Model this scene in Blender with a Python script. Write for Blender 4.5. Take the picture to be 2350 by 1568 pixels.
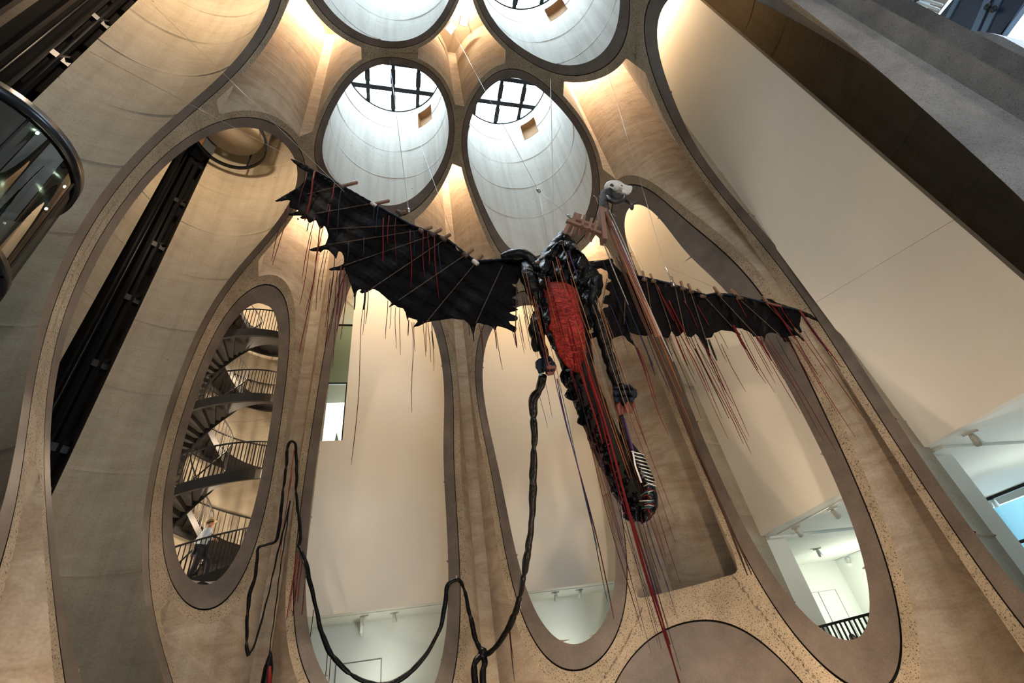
import bpy, bmesh, math, random
import numpy as np
from mathutils import Vector, Matrix
random.seed(7)
rng = np.random.default_rng(7)
SC = bpy.context.scene
for _o in list(bpy.data.objects):
    bpy.data.objects.remove(_o, do_unlink=True)
COL = SC.collection

# ------------------------------------------------------------------ camera
FPX = 1084.78811
CAM = np.array([0.40631, -10.80683, 1.58569])
YAW, PITCH, ROLL = 0.30052, 0.66068, -0.17847
_f = np.array([math.sin(YAW)*math.cos(PITCH), math.cos(YAW)*math.cos(PITCH), math.sin(PITCH)])
_r = np.array([math.cos(YAW), -math.sin(YAW), 0.0])
_u = np.cross(_r, _f)
CR = math.cos(ROLL)*_r + math.sin(ROLL)*_u
CU = -math.sin(ROLL)*_r + math.cos(ROLL)*_u
CF = _f
cd = bpy.data.cameras.new('camera')
cam = bpy.data.objects.new('camera', cd)
COL.objects.link(cam)
cd.sensor_width = 36.0
cd.lens = FPX*36.0/2350.0
cd.clip_start = 0.05
cd.clip_end = 400
M4 = Matrix(((CR[0], CU[0], -CF[0], CAM[0]), (CR[1], CU[1], -CF[1], CAM[1]), (CR[2], CU[2], -CF[2], CAM[2]), (0, 0, 0, 1)))
cam.matrix_world = M4
SC.camera = cam

# ------------------------------------------------------------------ world and exposure
W = bpy.data.worlds.new('sky'); SC.world = W; W.use_nodes = True
WN = W.node_tree.nodes; WL = W.node_tree.links
WN['Background'].inputs[0].default_value = (0.68, 0.845, 1.0, 1)
WN['Background'].inputs[1].default_value = 13.5
SC.view_settings.view_transform = 'Standard'
SC.view_settings.look = 'None'
SC.view_settings.gamma = 1.0
SC.view_settings.use_curve_mapping = False
SC.view_settings.exposure = 0.45
WARM = (1.0, 0.78, 0.545)

# ------------------------------------------------------------------ pixel -> world helpers
def ray(px, py):
    return (px-1175.0)/FPX*CR - (py-784.0)/FPX*CU + CF
def at_x(px, py, x):
    d = ray(px, py); return CAM + (x-CAM[0])/d[0]*d
def at_y(px, py, y):
    d = ray(px, py); return CAM + (y-CAM[1])/d[1]*d
def at_z(px, py, z):
    d = ray(px, py); return CAM + (z-CAM[2])/d[2]*d

# ------------------------------------------------------------------ object helpers
def tag(o, label=None, cat=None, group=None, kind=None):
    if label: o['label'] = label
    if cat: o['category'] = cat
    if group: o['group'] = group
    if kind: o['kind'] = kind
    return o
def empty(name, loc=(0, 0, 0), label=None, cat=None, group=None, kind=None):
    o = bpy.data.objects.new(name, None); COL.objects.link(o); o.location = loc
    o.empty_display_size = 0.1
    return tag(o, label, cat, group, kind)
def link(name, me, mat, parent=None):
    o = bpy.data.objects.new(name, me); COL.objects.link(o)
    if mat is not None and not me.materials:
        for m in (mat if isinstance(mat, (list, tuple)) else [mat]): me.materials.append(m)
    if parent is not None:
        o.parent = parent
        o.matrix_parent_inverse = Matrix.Translation(-Vector(parent.location))
    return o
def smooth(me, flag=True):
    me.polygons.foreach_set('use_smooth', [flag]*len(me.polygons))

class MB:
    """collects plain geometry in world coordinates"""
    def __init__(s): s.v = []; s.f = []; s.sm = []
    def add(s, vs, fs, sm=False):
        n = len(s.v); s.v += [tuple(map(float, q)) for q in vs]
        s.f += [tuple(n+i for i in f) for f in fs]; s.sm += [sm]*len(fs); return s
    def box(s, c, size, R=None):
        hx, hy, hz = [k/2 for k in size]
        P = [Vector((x, y, z)) for z in (-hz, hz) for y in (-hy, hy) for x in (-hx, hx)]
        if R is not None: P = [R @ q for q in P]
        P = [q+Vector(c) for q in P]
        return s.add(P, [(0, 2, 3, 1), (4, 5, 7, 6), (0, 1, 5, 4), (1, 3, 7, 5), (3, 2, 6, 7), (2, 0, 4, 6)])
    def bar(s, a, b, w, h=None, up=(0, 0, 1)):
        a = Vector(a); b = Vector(b); d = b-a; L = d.length
        if L < 1e-6: return s
        d /= L; up = Vector(up)
        if abs(d.dot(up)) > 0.99: up = Vector((1, 0, 0))
        x = d.cross(up).normalized(); y = x.cross(d)
        R = Matrix((x, y, d)).transposed()
        return s.box((a+b)/2, (w, h or w, L), R)
    def tube(s, pts, rad, n=8, cap=True, twist=None):
        pts = [Vector(p) for p in pts]; m = len(pts)
        if not hasattr(rad, '__len__'): rad = [rad]*m
        N = None; rings = []
        for i, p in enumerate(pts):
            t = (pts[min(i+1, m-1)]-pts[max(i-1, 0)])
            if t.length < 1e-9: t = Vector((0, 0, 1))
            t.normalize()
            if N is None:
                N = t.orthogonal().normalized()
            else:
                N = N - t*N.dot(t)
                N = N.normalized() if N.length > 1e-6 else t.orthogonal().normalized()
            B = t.cross(N)
            rings.append([p+(N*math.cos(2*math.pi*k/n)+B*math.sin(2*math.pi*k/n))*rad[i] for k in range(n)])
        vs = [q for r in rings for q in r]; fs = []
        for i in range(m-1):
            for k in range(n):
                fs.append((i*n+k, i*n+(k+1) % n, (i+1)*n+(k+1) % n, (i+1)*n+k))
        if cap: fs += [tuple(range(n-1, -1, -1)), tuple((m-1)*n+k for k in range(n))]
        return s.add(vs, fs, True)
    def ribbon(s, pts, w, side):
        side = Vector(side); pts = [Vector(p) for p in pts]; vs = []; fs = []
        for i, p in enumerate(pts):
            ww = w if not hasattr(w, '__len__') else w[i]
            vs += [p-side*ww/2, p+side*ww/2]
            if i: fs.append((2*i-2, 2*i-1, 2*i+1, 2*i))
        return s.add(vs, fs, True)
    def grid(s, P, closed=False, sm=True):
        n, m = len(P), len(P[0]); vs = [q for r in P for q in r]; fs = []
        for i in range(n-1):
            for k in range(m if closed else m-1):
                fs.append((i*m+k, i*m+(k+1) % m, (i+1)*m+(k+1) % m, (i+1)*m+k))
        return s.add(vs, fs, sm)
    def lathe(s, prof, c, n=24, axis=None):
        c = Vector(c); P = []
        Rm = Vector((0, 0, 1)).rotation_difference(Vector(axis)).to_matrix() if axis else Matrix.Identity(3)
        for r, z in prof:
            P.append([c+Rm @ Vector((r*math.cos(2*math.pi*k/n), r*math.sin(2*math.pi*k/n), z)) for k in range(n)])
        return s.grid(P, True)
    def build(s, name, mat, parent=None, label=None, cat=None, group=None, kind=None, bevel=0):
        me = bpy.data.meshes.new(name); me.from_pydata(s.v, [], s.f)
        me.polygons.foreach_set('use_smooth', s.sm); me.update()
        o = link(name, me, mat, parent)
        if bevel:
            b = o.modifiers.new('bevel', 'BEVEL'); b.width = bevel; b.segments = 2; b.limit_method = 'ANGLE'
        return tag(o, label, cat, group, kind)

# ------------------------------------------------------------------ materials
def mat_base(name):
    m = bpy.data.materials.new(name); m.use_nodes = True
    nt = m.node_tree; return m, nt, nt.nodes, nt.links, nt.nodes['Principled BSDF']
def simple(name, col, rough=0.6, metal=0.0, noise=0.0, nscale=8.0, bump=0.0, bscale=40.0, spec=0.5, emit=None, estr=0.0, stretch=None):
    m, nt, N, L, B = mat_base(name)
    B.inputs['Base Color'].default_value = (*col, 1); B.inputs['Roughness'].default_value = rough
    B.inputs['Metallic'].default_value = metal; B.inputs['Specular IOR Level'].default_value = spec
    if noise or bump:
        tc = N.new('ShaderNodeTexCoord'); src = tc.outputs['Object']
        if stretch:
            mp = N.new('ShaderNodeMapping'); mp.inputs['Scale'].default_value = stretch
            L.new(src, mp.inputs['Vector']); src = mp.outputs[0]
    if noise:
        n1 = N.new('ShaderNodeTexNoise'); n1.inputs['Scale'].default_value = nscale; n1.inputs['Detail'].default_value = 6
        L.new(src, n1.inputs['Vector'])
        mx = N.new('ShaderNodeMix'); mx.data_type = 'RGBA'
        a = [max(0, c*(1-noise)) for c in col]; b = [min(1, c*(1+noise)) for c in col]
        mx.inputs['A'].default_value = (*a, 1); mx.inputs['B'].default_value = (*b, 1)
        L.new(n1.outputs['Fac'], mx.inputs['Factor']); L.new(mx.outputs['Result'], B.inputs['Base Color'])
    if bump:
        n2 = N.new('ShaderNodeTexNoise'); n2.inputs['Scale'].default_value = bscale; n2.inputs['Detail'].default_value = 4
        L.new(src, n2.inputs['Vector'])
        bp = N.new('ShaderNodeBump'); bp.inputs['Strength'].default_value = bump; bp.inputs['Distance'].default_value = 0.02
        L.new(n2.outputs['Fac'], bp.inputs['Height']); L.new(bp.outputs[0], B.inputs['Normal'])
    if emit:
        B.inputs['Emission Color'].default_value = (*emit, 1); B.inputs['Emission Strength'].default_value = estr
    return m
def ramp(N, L, fac, stops):
    r = N.new('ShaderNodeValToRGB'); e = r.color_ramp.elements
    while len(e) < len(stops): e.new(0.5)
    for k, (p, c) in enumerate(stops):
        e[k].position = p; e[k].color = (*c, 1) if len(c) == 3 else c
    L.new(fac, r.inputs['Fac']); return r.outputs['Color']
def mixc(N, L, fac, a, b, mode='MIX'):
    mx = N.new('ShaderNodeMix'); mx.data_type = 'RGBA'; mx.blend_type = mode
    for sck, v in (('Factor', fac), ('A', a), ('B', b)):
        if isinstance(v, (int, float)): mx.inputs[sck].default_value = v
        elif isinstance(v, tuple): mx.inputs[sck].default_value = (*v, 1)
        else: L.new(v, mx.inputs[sck])
    return mx.outputs['Result']
def noise(N, L, vec, scale, detail=5, rough=0.55, dist=0.0):
    n = N.new('ShaderNodeTexNoise'); n.inputs['Scale'].default_value = scale; n.inputs['Detail'].default_value = detail
    n.inputs['Roughness'].default_value = rough; n.inputs['Distortion'].default_value = dist
    L.new(vec, n.inputs['Vector']); return n.outputs['Fac']
def mapped(N, L, vec, scale):
    mp = N.new('ShaderNodeMapping'); mp.inputs['Scale'].default_value = scale
    L.new(vec, mp.inputs['Vector']); return mp.outputs[0]
def concrete(name, lo, hi, streak=0.35, holes=True, rough=0.8, flow=0.0):
    """cast concrete on a tube: UV is metres round the tube / metres up"""
    m, nt, N, L, B = mat_base(name)
    tc = N.new('ShaderNodeTexCoord'); uv = tc.outputs['UV']
    n1 = noise(N, L, uv, 0.7, 7, 0.6)
    col = mixc(N, L, n1, lo, hi)
    st = noise(N, L, mapped(N, L, uv, (2.2, 0.10, 1)), 1.5, 5)            # run marks down the wall
    col = mixc(N, L, streak, col, mixc(N, L, 1.0, col, ramp(N, L, st, [(0.36, (0.55, 0.52, 0.47)), (0.55, (1, 1, 1))]), 'MULTIPLY'))
    fl = noise(N, L, mapped(N, L, uv, (0.55, 1.4, 1)), 1.1, 9, 0.68, 1.6)   # lift marks round the wall
    col = mixc(N, L, flow, col, mixc(N, L, 1.0, col, ramp(N, L, fl, [(0.36, (0.60, 0.52, 0.43)), (0.60, (1, 1, 1))]), 'MULTIPLY'))
    fine = noise(N, L, uv, 22, 5)
    col = mixc(N, L, 0.25, col, ramp(N, L, fine, [(0.3, (0.3, 0.28, 0.25)), (0.6, (1, 1, 1))]), 'MULTIPLY')
    if holes:
        vr = N.new('ShaderNodeTexVoronoi'); vr.inputs['Scale'].default_value = 1.1
        L.new(uv, vr.inputs['Vector'])
        col = mixc(N, L, 1.0, col, ramp(N, L, vr.outputs['Distance'], [(0.028, (0.45, 0.42, 0.38)), (0.045, (1, 1, 1))]), 'MULTIPLY')
    L.new(col, B.inputs['Base Color'])
    B.inputs['Roughness'].default_value = rough; B.inputs['Specular IOR Level'].default_value = 0.25
    bp = N.new('ShaderNodeBump'); bp.inputs['Strength'].default_value = 0.5; bp.inputs['Distance'].default_value = 0.03
    hs = noise(N, L, mapped(N, L, uv, (0.9, 1.6, 1)), 2.2, 9, 0.68)
    L.new(hs, bp.inputs['Height']); L.new(bp.outputs[0], B.inputs['Normal'])
    return m
def sawn(name, lo, hi, speck=0.0, rough=0.55, ssize=9.0):
    """cut concrete: aggregate shows as dark and light specks"""
    m, nt, N, L, B = mat_base(name)
    tc = N.new('ShaderNodeTexCoord'); v = tc.outputs['Object']
    col = mixc(N, L, ramp(N, L, noise(N, L, v, 0.9, 7, 0.65), [(0.33, (0, 0, 0)), (0.68, (1, 1, 1))]), lo, hi)
    if speck:
        for sc, th, c in ((ssize, 0.16, (0.20, 0.17, 0.15)), (ssize*1.9, 0.22, (0.30, 0.26, 0.22)), (ssize*2.6, 0.20, (1.35, 1.3, 1.2))):
            vr = N.new('ShaderNodeTexVoronoi'); vr.inputs['Scale'].default_value = sc
            L.new(v, vr.inputs['Vector'])
            col = mixc(N, L, speck, col, mixc(N, L, 1.0, col, ramp(N, L, vr.outputs['Distance'], [(th, c), (th+0.10, (1, 1, 1))]), 'MULTIPLY'))
    col = mixc(N, L, 0.35, col, ramp(N, L, noise(N, L, v, 45, 4), [(0.3, (0.35, 0.33, 0.3)), (0.65, (1, 1, 1))]), 'MULTIPLY')
    L.new(col, B.inputs['Base Color']); B.inputs['Roughness'].default_value = rough
    B.inputs['Specular IOR Level'].default_value = 0.3
    bp = N.new('ShaderNodeBump'); bp.inputs['Strength'].default_value = 0.35; bp.inputs['Distance'].default_value = 0.012
    L.new(noise(N, L, v, 30, 5), bp.inputs['Height']); L.new(bp.outputs[0], B.inputs['Normal'])
    return m
MT = {}
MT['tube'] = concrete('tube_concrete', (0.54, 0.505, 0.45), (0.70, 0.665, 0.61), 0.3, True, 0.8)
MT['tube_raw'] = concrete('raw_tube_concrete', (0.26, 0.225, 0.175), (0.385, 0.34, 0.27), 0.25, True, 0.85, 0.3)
MT['old'] = concrete('old_silo_concrete', (0.27, 0.218, 0.165), (0.43, 0.36, 0.28), 0.2, False, 0.9, 0.7)
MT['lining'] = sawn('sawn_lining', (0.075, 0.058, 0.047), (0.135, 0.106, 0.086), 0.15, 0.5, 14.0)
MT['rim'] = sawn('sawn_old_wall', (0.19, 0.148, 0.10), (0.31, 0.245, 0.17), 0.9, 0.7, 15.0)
MT['rough_grey'] = sawn('rough_cut_rim', (0.16, 0.155, 0.155), (0.28, 0.27, 0.27), 0.35, 0.8, 16.0)
MT['white'] = simple('white_paint', (0.72, 0.68, 0.60), 0.7, noise=0.04, nscale=0.8, spec=0.3)
MT['gallery'] = simple('gallery_white', (0.74, 0.76, 0.71), 0.7, spec=0.3)
MT['black'] = simple('black_steel', (0.012, 0.012, 0.014), 0.35, 0.6, spec=0.5)
MT['dark'] = simple('dark_shaft', (0.008, 0.007, 0.007), 0.9, spec=0.1)
MT['floor'] = simple('floor_screed', (0.30, 0.27, 0.23), 0.4, noise=0.15, nscale=1.5)
MT['roof'] = simple('roof_slab', (0.30, 0.26, 0.21), 0.9)
MT['lobby'] = simple('lobby_wall', (0.42, 0.40, 0.36), 0.8)
def glass_mat(name, tint, refl=0.7, rough=0.02):
    m, nt, N, L, B = mat_base(name)
    N.remove(B); out = N['Material Output']
    tr = N.new('ShaderNodeBsdfTransparent'); tr.inputs[0].default_value = (*tint, 1)
    gl = N.new('ShaderNodeBsdfGlossy'); gl.inputs['Roughness'].default_value = rough; gl.inputs[0].default_value = (1, 1, 1, 1)
    fr = N.new('ShaderNodeFresnel'); fr.inputs[0].default_value = 1.45
    ml = N.new('ShaderNodeMath'); ml.operation = 'MULTIPLY'; ml.inputs[1].default_value = refl; L.new(fr.outputs[0], ml.inputs[0])
    mx = N.new('ShaderNodeMixShader'); L.new(ml.outputs[0], mx.inputs[0]); L.new(tr.outputs[0], mx.inputs[1]); L.new(gl.outputs[0], mx.inputs[2])
    L.new(mx.outputs[0], out.inputs['Surface']); return m
MT['glass'] = glass_mat('clear_glass', (0.95, 0.98, 0.97))
MT['glass_dark'] = glass_mat('lift_glass', (0.36, 0.39, 0.39), 0.12)
MT['glass_green'] = glass_mat('green_glass', (0.70, 0.72, 0.63), 0.3)

# ------------------------------------------------------------------ the carved hollow
P = 5.94; RI = 2.55; RM = 2.80; RO = P/2; S0 = 1.08; ZT = 29.4
CEN = np.array([0.5*P, -0.5*P, 13.0]); AX = np.array([9.0, 9.0, 14.0]); LMAX = 8
C0 = -0.05054
CO = np.array([-0.11821, 0.04399, -0.04149, 0.00458, 0.00939, 0.00114, -0.01219, 0.00555, -0.03544, -0.01609, 9e-05, -0.0399, 0.01848, -0.03338, 0.00975, 0.02842, -0.01496, 0.00077, 0.01338, -0.02002, -0.00129, 0.00447, 0.00636, 0.00297, 0.03391, -0.02363, -0.02374, -0.00124, -0.02438, -0.02069, 0.01534, -0.00793, 0.00134, 0.00398, -0.01857, -0.00856, 0.00867, -0.0031, 0.00985, -0.01196, 0.00235, 0.00719, -0.00986, 0.00732, 0.00112, -0.01863, 0.00152, -0.00323, -0.00285, 0.00968, -0.03921, -0.02299, -0.00441, 0.00626, -0.00015, 0.01462, -0.00731, -0.00525, 0.00472, 0.00097, 0.00121, -0.01679, -0.01319, 0.00913, -0.00168, -0.00108, -0.00102, -0.00174, -0.0152, 0.00264, 0.00435, 0.00979, 0.00272, 0.00331, 0.00078, 0.0026, 0.00555, 0.00086, 0.01077, 0.0017])
def sh_sum(u):
    """low-order surface harmonics: the hollow's departure from an ellipsoid"""
    x, y, z = u[..., 0], u[..., 1], u[..., 2]
    w = x+1j*y; tot = np.zeros_like(z); k = 0
    for m in range(LMAX+1):
        wm = w**m; p0 = np.ones_like(z)
        for q in range(1, m+1): p0 = p0*(2*q-1)
        a = p0; b = z*(2*m+1)*p0
        for l in range(m, LMAX+1):
            if l == m: c = a
            elif l == m+1: c = b
            else:
                c = ((2*l-1)*z*b-(l+m-1)*a)/(l-m); a, b = b, c
            n = math.sqrt((2*l+1)*math.factorial(l-m)/math.factorial(l+m)*(2 if m else 1))
            if l >= 1:
                tot = tot+CO[k]*n*c*wm.real; k += 1
                if m: tot = tot+CO[k]*n*c*wm.imag; k += 1
    return tot
def hollow(X):
    """<0 inside the carved hollow"""
    q = (X-CEN)/AX; n = np.maximum(np.linalg.norm(q, axis=-1), 1e-6)
    return np.log(n)-C0-sh_sum(q/n[..., None])
def on_hollow(px, py):
    d = ray(px, py); ts = np.linspace(1, 40, 1600); v = hollow(CAM+ts[:, None]*d)
    k = np.where((v[:-1] < 0) & (v[1:] >= 0))[0]
    return CAM+ts[k[-1]]*d
def clip_mesh(name, P3, fs, mat, parent=None, uv=None):
    """grid P3[n,m,3] kept where every fs[n,m]>0, cut cleanly along the zero lines"""
    n, m = P3.shape[:2]; F = np.stack(fs, -1)
    if uv is None: uv = np.zeros((n, m, 2))
    ok = (F > 0).all(-1); dead = (F <= 0)
    c_ok = ok[:-1, :-1] & ok[1:, :-1] & ok[1:, 1:] & ok[:-1, 1:]
    c_dead = (dead[:-1, :-1] & dead[1:, :-1] & dead[1:, 1:] & dead[:-1, 1:]).any(-1)
    V = []; FA = []; UVs = []; vid = {}
    def vert(i, j):
        k = (i, j)
        if k not in vid:
            vid[k] = len(V); V.append(P3[i, j]); UVs.append(uv[i, j])
        return vid[k]
    for i, j in zip(*np.where(c_ok)):
        FA.append((vert(i, j), vert(i+1, j), vert(i+1, j+1), vert(i, j+1)))
    ek = {}
    for i, j in zip(*np.where(~c_ok & ~c_dead)):
        poly = [np.concatenate([P3[a, b], uv[a, b], F[a, b]]) for a, b in ((i, j), (i+1, j), (i+1, j+1), (i, j+1))]
        for q in range(F.shape[-1]):
            out = []
            for t in range(len(poly)):
                A = poly[t]; B_ = poly[(t+1) % len(poly)]; fa, fb = A[5+q], B_[5+q]
                if fa > 0: out.append(A)
                if (fa > 0) != (fb > 0): out.append(A+(B_-A)*(fa/(fa-fb)))
            poly = out
            if len(poly) < 3: break
        if len(poly) < 3: continue
        idx = []
        for q in poly:
            k = (round(q[0], 4), round(q[1], 4), round(q[2], 4))
            if k not in ek:
                ek[k] = len(V); V.append(q[:3]); UVs.append(q[3:5])
            idx.append(ek[k])
        idx = [a for t, a in enumerate(idx) if a != idx[t-1]]
        if len(idx) >= 3: FA.append(tuple(idx))
    if not FA: return None
    me = bpy.data.meshes.new(name); me.from_pydata([tuple(map(float, v)) for v in V], [], FA)
    ul = me.uv_layers.new(name='uv'); li = np.zeros(len(me.loops), int); me.loops.foreach_get('vertex_index', li)
    ul.data.foreach_set('uv', np.array(UVs, dtype=np.float32)[li].ravel())
    bm = bmesh.new(); bm.from_mesh(me); bmesh.ops.remove_doubles(bm, verts=bm.verts, dist=2e-4); bm.to_mesh(me); bm.free()
    smooth(me); me.update()
    return link(name, me, mat, parent)

TUBES = {'A': (0, 0), 'B': (1, 0), 'C': (0, -1), 'D': (1, -1), 'E': (-1, 0), 'F': (-1, -1), 'G': (2, 0), 'H': (2, -1),
         'I': (-1, 1), 'J': (0, 1), 'K': (1, 1), 'M': (2, 1)}
SLOT = {'E': (129.0, 154.0), 'F': (134.0, 205.0)}
HOLE = {'A': (37, 58), 'B': (37, 58), 'D': (37, 58)}        # small openings high in the skylit tubes
ZC = 4.78                                                    # gallery ceiling
YW = 6.6; XW = 11.3                                          # gallery walls standing inside the tubes
def zrows():
    z = list(np.arange(-0.3, ZT+0.01, 0.14))
    for k in range(13):
        zj = 2.95+2.45*k
        if zj > ZT-0.2: break
        z += [zj-0.055, zj-0.012, zj, zj+0.03]
    return np.array(sorted(z))
ZR = zrows()
def lip(z, th):
    r = np.zeros_like(z)
    for k in range(13):
        zj = 2.95+2.45*k
        d = z-zj
        r = np.where(np.abs(d) < 0.006, -0.032, r); r = np.where(np.abs(d+0.012) < 0.006, -0.026, r)
    return r*(0.75+0.45*np.sin(th*3+z*0.7)+0.25*np.sin(th*7+z))
SGH = 0.70
def wrapdeg(a): return (a+180) % 360-180
TREES = {}
TUBE_LABEL = {
 'A': 'skylit round concrete tube above the left wing, its bare inside lit white', 'B': 'skylit concrete tube above the skull and wooden cross beam',
 'C': 'skylit concrete tube overhead beside the two square lamps', 'D': 'skylit concrete tube overhead with a long curved lower rim',
 'E': 'concrete tube with a lift landing ring and a dark rail slot', 'F': 'large concrete tube beside the glass lift cabin',
 'G': 'concrete tube cut open on a white wall behind the right wing', 'H': 'largest cut tube holding the tall bluish white wall',
 'I': 'concrete tube cut open on the black spiral stair', 'J': 'concrete tube cut open on the white wall with a slot window',
 'K': 'concrete tube cut open on the white wall behind the tail', 'M': 'brown concrete tube back standing behind the tail'}
for key, (ti, tj) in TUBES.items():
    cx, cy = ti*P, tj*P
    root = empty('wall_silo_tube', (cx, cy, 0), TUBE_LABEL[key], None, None, 'structure')
    TREES[key] = root
    if key != 'M':
        # inner face
        th = np.radians(np.arange(0, 361, 1.5)); Z, T = np.meshgrid(ZR, th)
        zz = np.broadcast_to(ZR, (len(th), len(ZR)))
        rr = RI+lip(Z, T)
        X3 = np.stack([cx+rr*np.cos(T), cy+rr*np.sin(T), zz], -1)
        fs = [hollow(X3)]
        if key in SLOT:
            a, b = SLOT[key]; mid, hw = (a+b)/2, (b-a)/2
            fs.append(np.abs(wrapdeg(np.degrees(T)-mid))-hw)
        if key in HOLE:
            a, b = HOLE[key]; mid, hw = (a+b)/2, (b-a)/2
            fs.append(np.maximum(np.abs(wrapdeg(np.degrees(T)-mid))-hw, np.abs(Z-27.75)*10-8.0))
        if key in 'GH': fs.append(np.maximum(XW+0.15-X3[..., 0], Z-ZC))
        if key in 'JK': fs.append(YW+0.15-X3[..., 1] if key == 'J' else np.maximum(YW+0.15-X3[..., 1], Z-ZC))
        if key in 'CD': fs.append(Z-15.0)
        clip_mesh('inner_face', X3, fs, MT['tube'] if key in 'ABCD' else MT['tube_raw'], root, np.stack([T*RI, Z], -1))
    # outer face (towards the star-shaped gaps)
    th = np.radians(np.arange(0, 361, 1.5)); Zl = np.arange(-0.3, ZT+0.01, 0.15); Z, T = np.meshgrid(Zl, th)
    wob = 0.0
    X3 = np.stack([cx+RO*np.cos(T), cy+RO*np.sin(T), Z], -1)
    lx, ly = np.abs(X3[..., 0]-cx), np.abs(X3[..., 1]-cy)
    sx_ = np.full(lx.shape, S0)
    if key == 'G': sx_ = np.where(X3[..., 1] < cy, SGH, S0)
    if key == 'H': sx_ = np.where(X3[..., 1] > cy, SGH, S0)
    fs = [hollow(X3), lx-sx_+1e-6, ly-S0+1e-6]
    if key in SLOT:
        a, b = SLOT[key]; mid, hw = (a+b)/2, (b-a)/2
        fs.append(np.abs(wrapdeg(np.degrees(T)-mid))-hw-0.5)
    if key == 'M': fs.append(np.maximum(11.2-X3[..., 0], Z-ZC))
    if key in 'GH': fs.append(np.maximum(XW+0.15-X3[..., 0], Z-ZC))
    if key in 'JK': fs.append(YW+0.15-X3[..., 1] if key == 'J' else np.maximum(YW+0.15-X3[..., 1], Z-ZC))
    if key in 'CD': fs.append(Z-15.0)
    if key == 'F': fs.append(X3[..., 1]+8.2)
    if key == 'H':
        clip_mesh('outer_face', X3, fs+[-7.4-X3[..., 1]], MT['rough_grey'], root, np.stack([T*RO, Z], -1))
        fs.append(X3[..., 1]+7.4)
    clip_mesh('outer_face', X3, fs, MT['old'], root, np.stack([T*RO, Z], -1))

# the cut faces on the hollow's skin
lon = np.linspace(0, 2*math.pi, 661); lat = np.linspace(-math.pi/2+0.02, math.pi/2-0.02, 400)
LA, LO = np.meshgrid(lat, lon)
Ud = np.stack([np.cos(LA)*np.cos(LO), np.cos(LA)*np.sin(LO), np.sin(LA)], -1)
SK = CEN+AX*Ud*np.exp(C0+sh_sum(Ud))[..., None]
gx, gy = SK[..., 0]/P, SK[..., 1]/P
ix, iy = np.round(gx), np.round(gy)
fx, fy = np.abs(gx-ix)*P, np.abs(gy-iy)*P
DN = np.hypot(fx, fy)
# >0 in a star gap, <0 in concrete
S01 = np.where((ix == 2) & (gy > -1) & (gy < 0), SGH, S0)
fill1 = np.maximum(fx-S01, np.abs(fy-P/2)-1.2); fill2 = np.maximum(fy-S0, np.abs(fx-P/2)-1.2)
STAR = np.minimum(np.minimum(DN-RO, np.where(fy > fx, fill1, 9.0)), np.where(fx > fy, fill2, 9.0))
# star gaps plugged near the ground by the right-hand pier
STAR = np.where((SK[..., 0] > 5.5) & (SK[..., 1] > 0), np.minimum(STAR, (SK[..., 2]-3.62)*1.5), STAR)
for key, (ti, tj) in TUBES.items():
    d = np.hypot(SK[..., 0]-ti*P, SK[..., 1]-tj*P)
    zfl = SK[..., 2]+0.05
    lim = [zfl]
    if key in 'CD': lim.append(SK[..., 2]-15.0)
    sel_i = np.where(((d < RM+0.6)).any(1))[0]; sel_j = np.where((d < RM+0.6).any(0))[0]
    if not len(sel_i): continue
    def sub(a): return a
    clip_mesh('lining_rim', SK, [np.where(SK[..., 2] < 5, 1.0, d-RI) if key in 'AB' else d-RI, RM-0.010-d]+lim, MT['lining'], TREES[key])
    mine = (ix == ti) & (iy == tj)
    sx, sy = SK[..., 0]-ti*P, SK[..., 1]-tj*P
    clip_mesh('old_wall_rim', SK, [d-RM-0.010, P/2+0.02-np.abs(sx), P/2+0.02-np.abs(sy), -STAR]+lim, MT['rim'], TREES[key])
    # groove between lining and old wall: a recessed dark joint
    SKo = CEN+(SK-CEN)*1.004
    clip_mesh('joint_groove', SKo, [d-RM+0.03, RM+0.03-d]+lim, MT['dark'], TREES[key])
# fillets that close the narrow tips of the star gaps
zl = np.arange(-0.3, ZT+0.01, 0.12)
for key, (ti, tj) in TUBES.items():
    for dx, dy in ((1, 0), (0, 1), (-1, 0), (0, -1)):
        nb = (ti+dx, tj+dy)
        if nb in TUBES.values() and (dx < 0 or dy < 0): continue
        mx_, my_ = (ti+dx/2)*P, (tj+dy/2)*P
        s0 = SGH if (key == 'H' and dy == 1) else S0
        g = RO-math.sqrt(RO*RO-s0*s0)
        for s in (-1, 1):
            a = np.linspace(-g, g, 9)
            A2, Z2 = np.meshgrid(a, zl, indexing='ij')
            if dx: X3 = np.stack([mx_+A2, np.full_like(A2, my_+s*s0), Z2], -1)
            else: X3 = np.stack([np.full_like(A2, mx_+s*s0), my_+A2, Z2], -1)
            fs = [hollow(X3)]
            if key in 'GHM': fs.append(np.maximum(XW+0.15-X3[..., 0], Z2-ZC))
            if key in 'CD' or nb == (0, -2): fs.append(Z2-15.0)
            if key == 'F' and dy < 0: continue
            clip_mesh('gap_fillet', X3, fs, MT['rough_grey'] if (key == 'H' and dy == -1) else MT['old'], TREES[key], np.stack([A2+7*s, Z2], -1))
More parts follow.
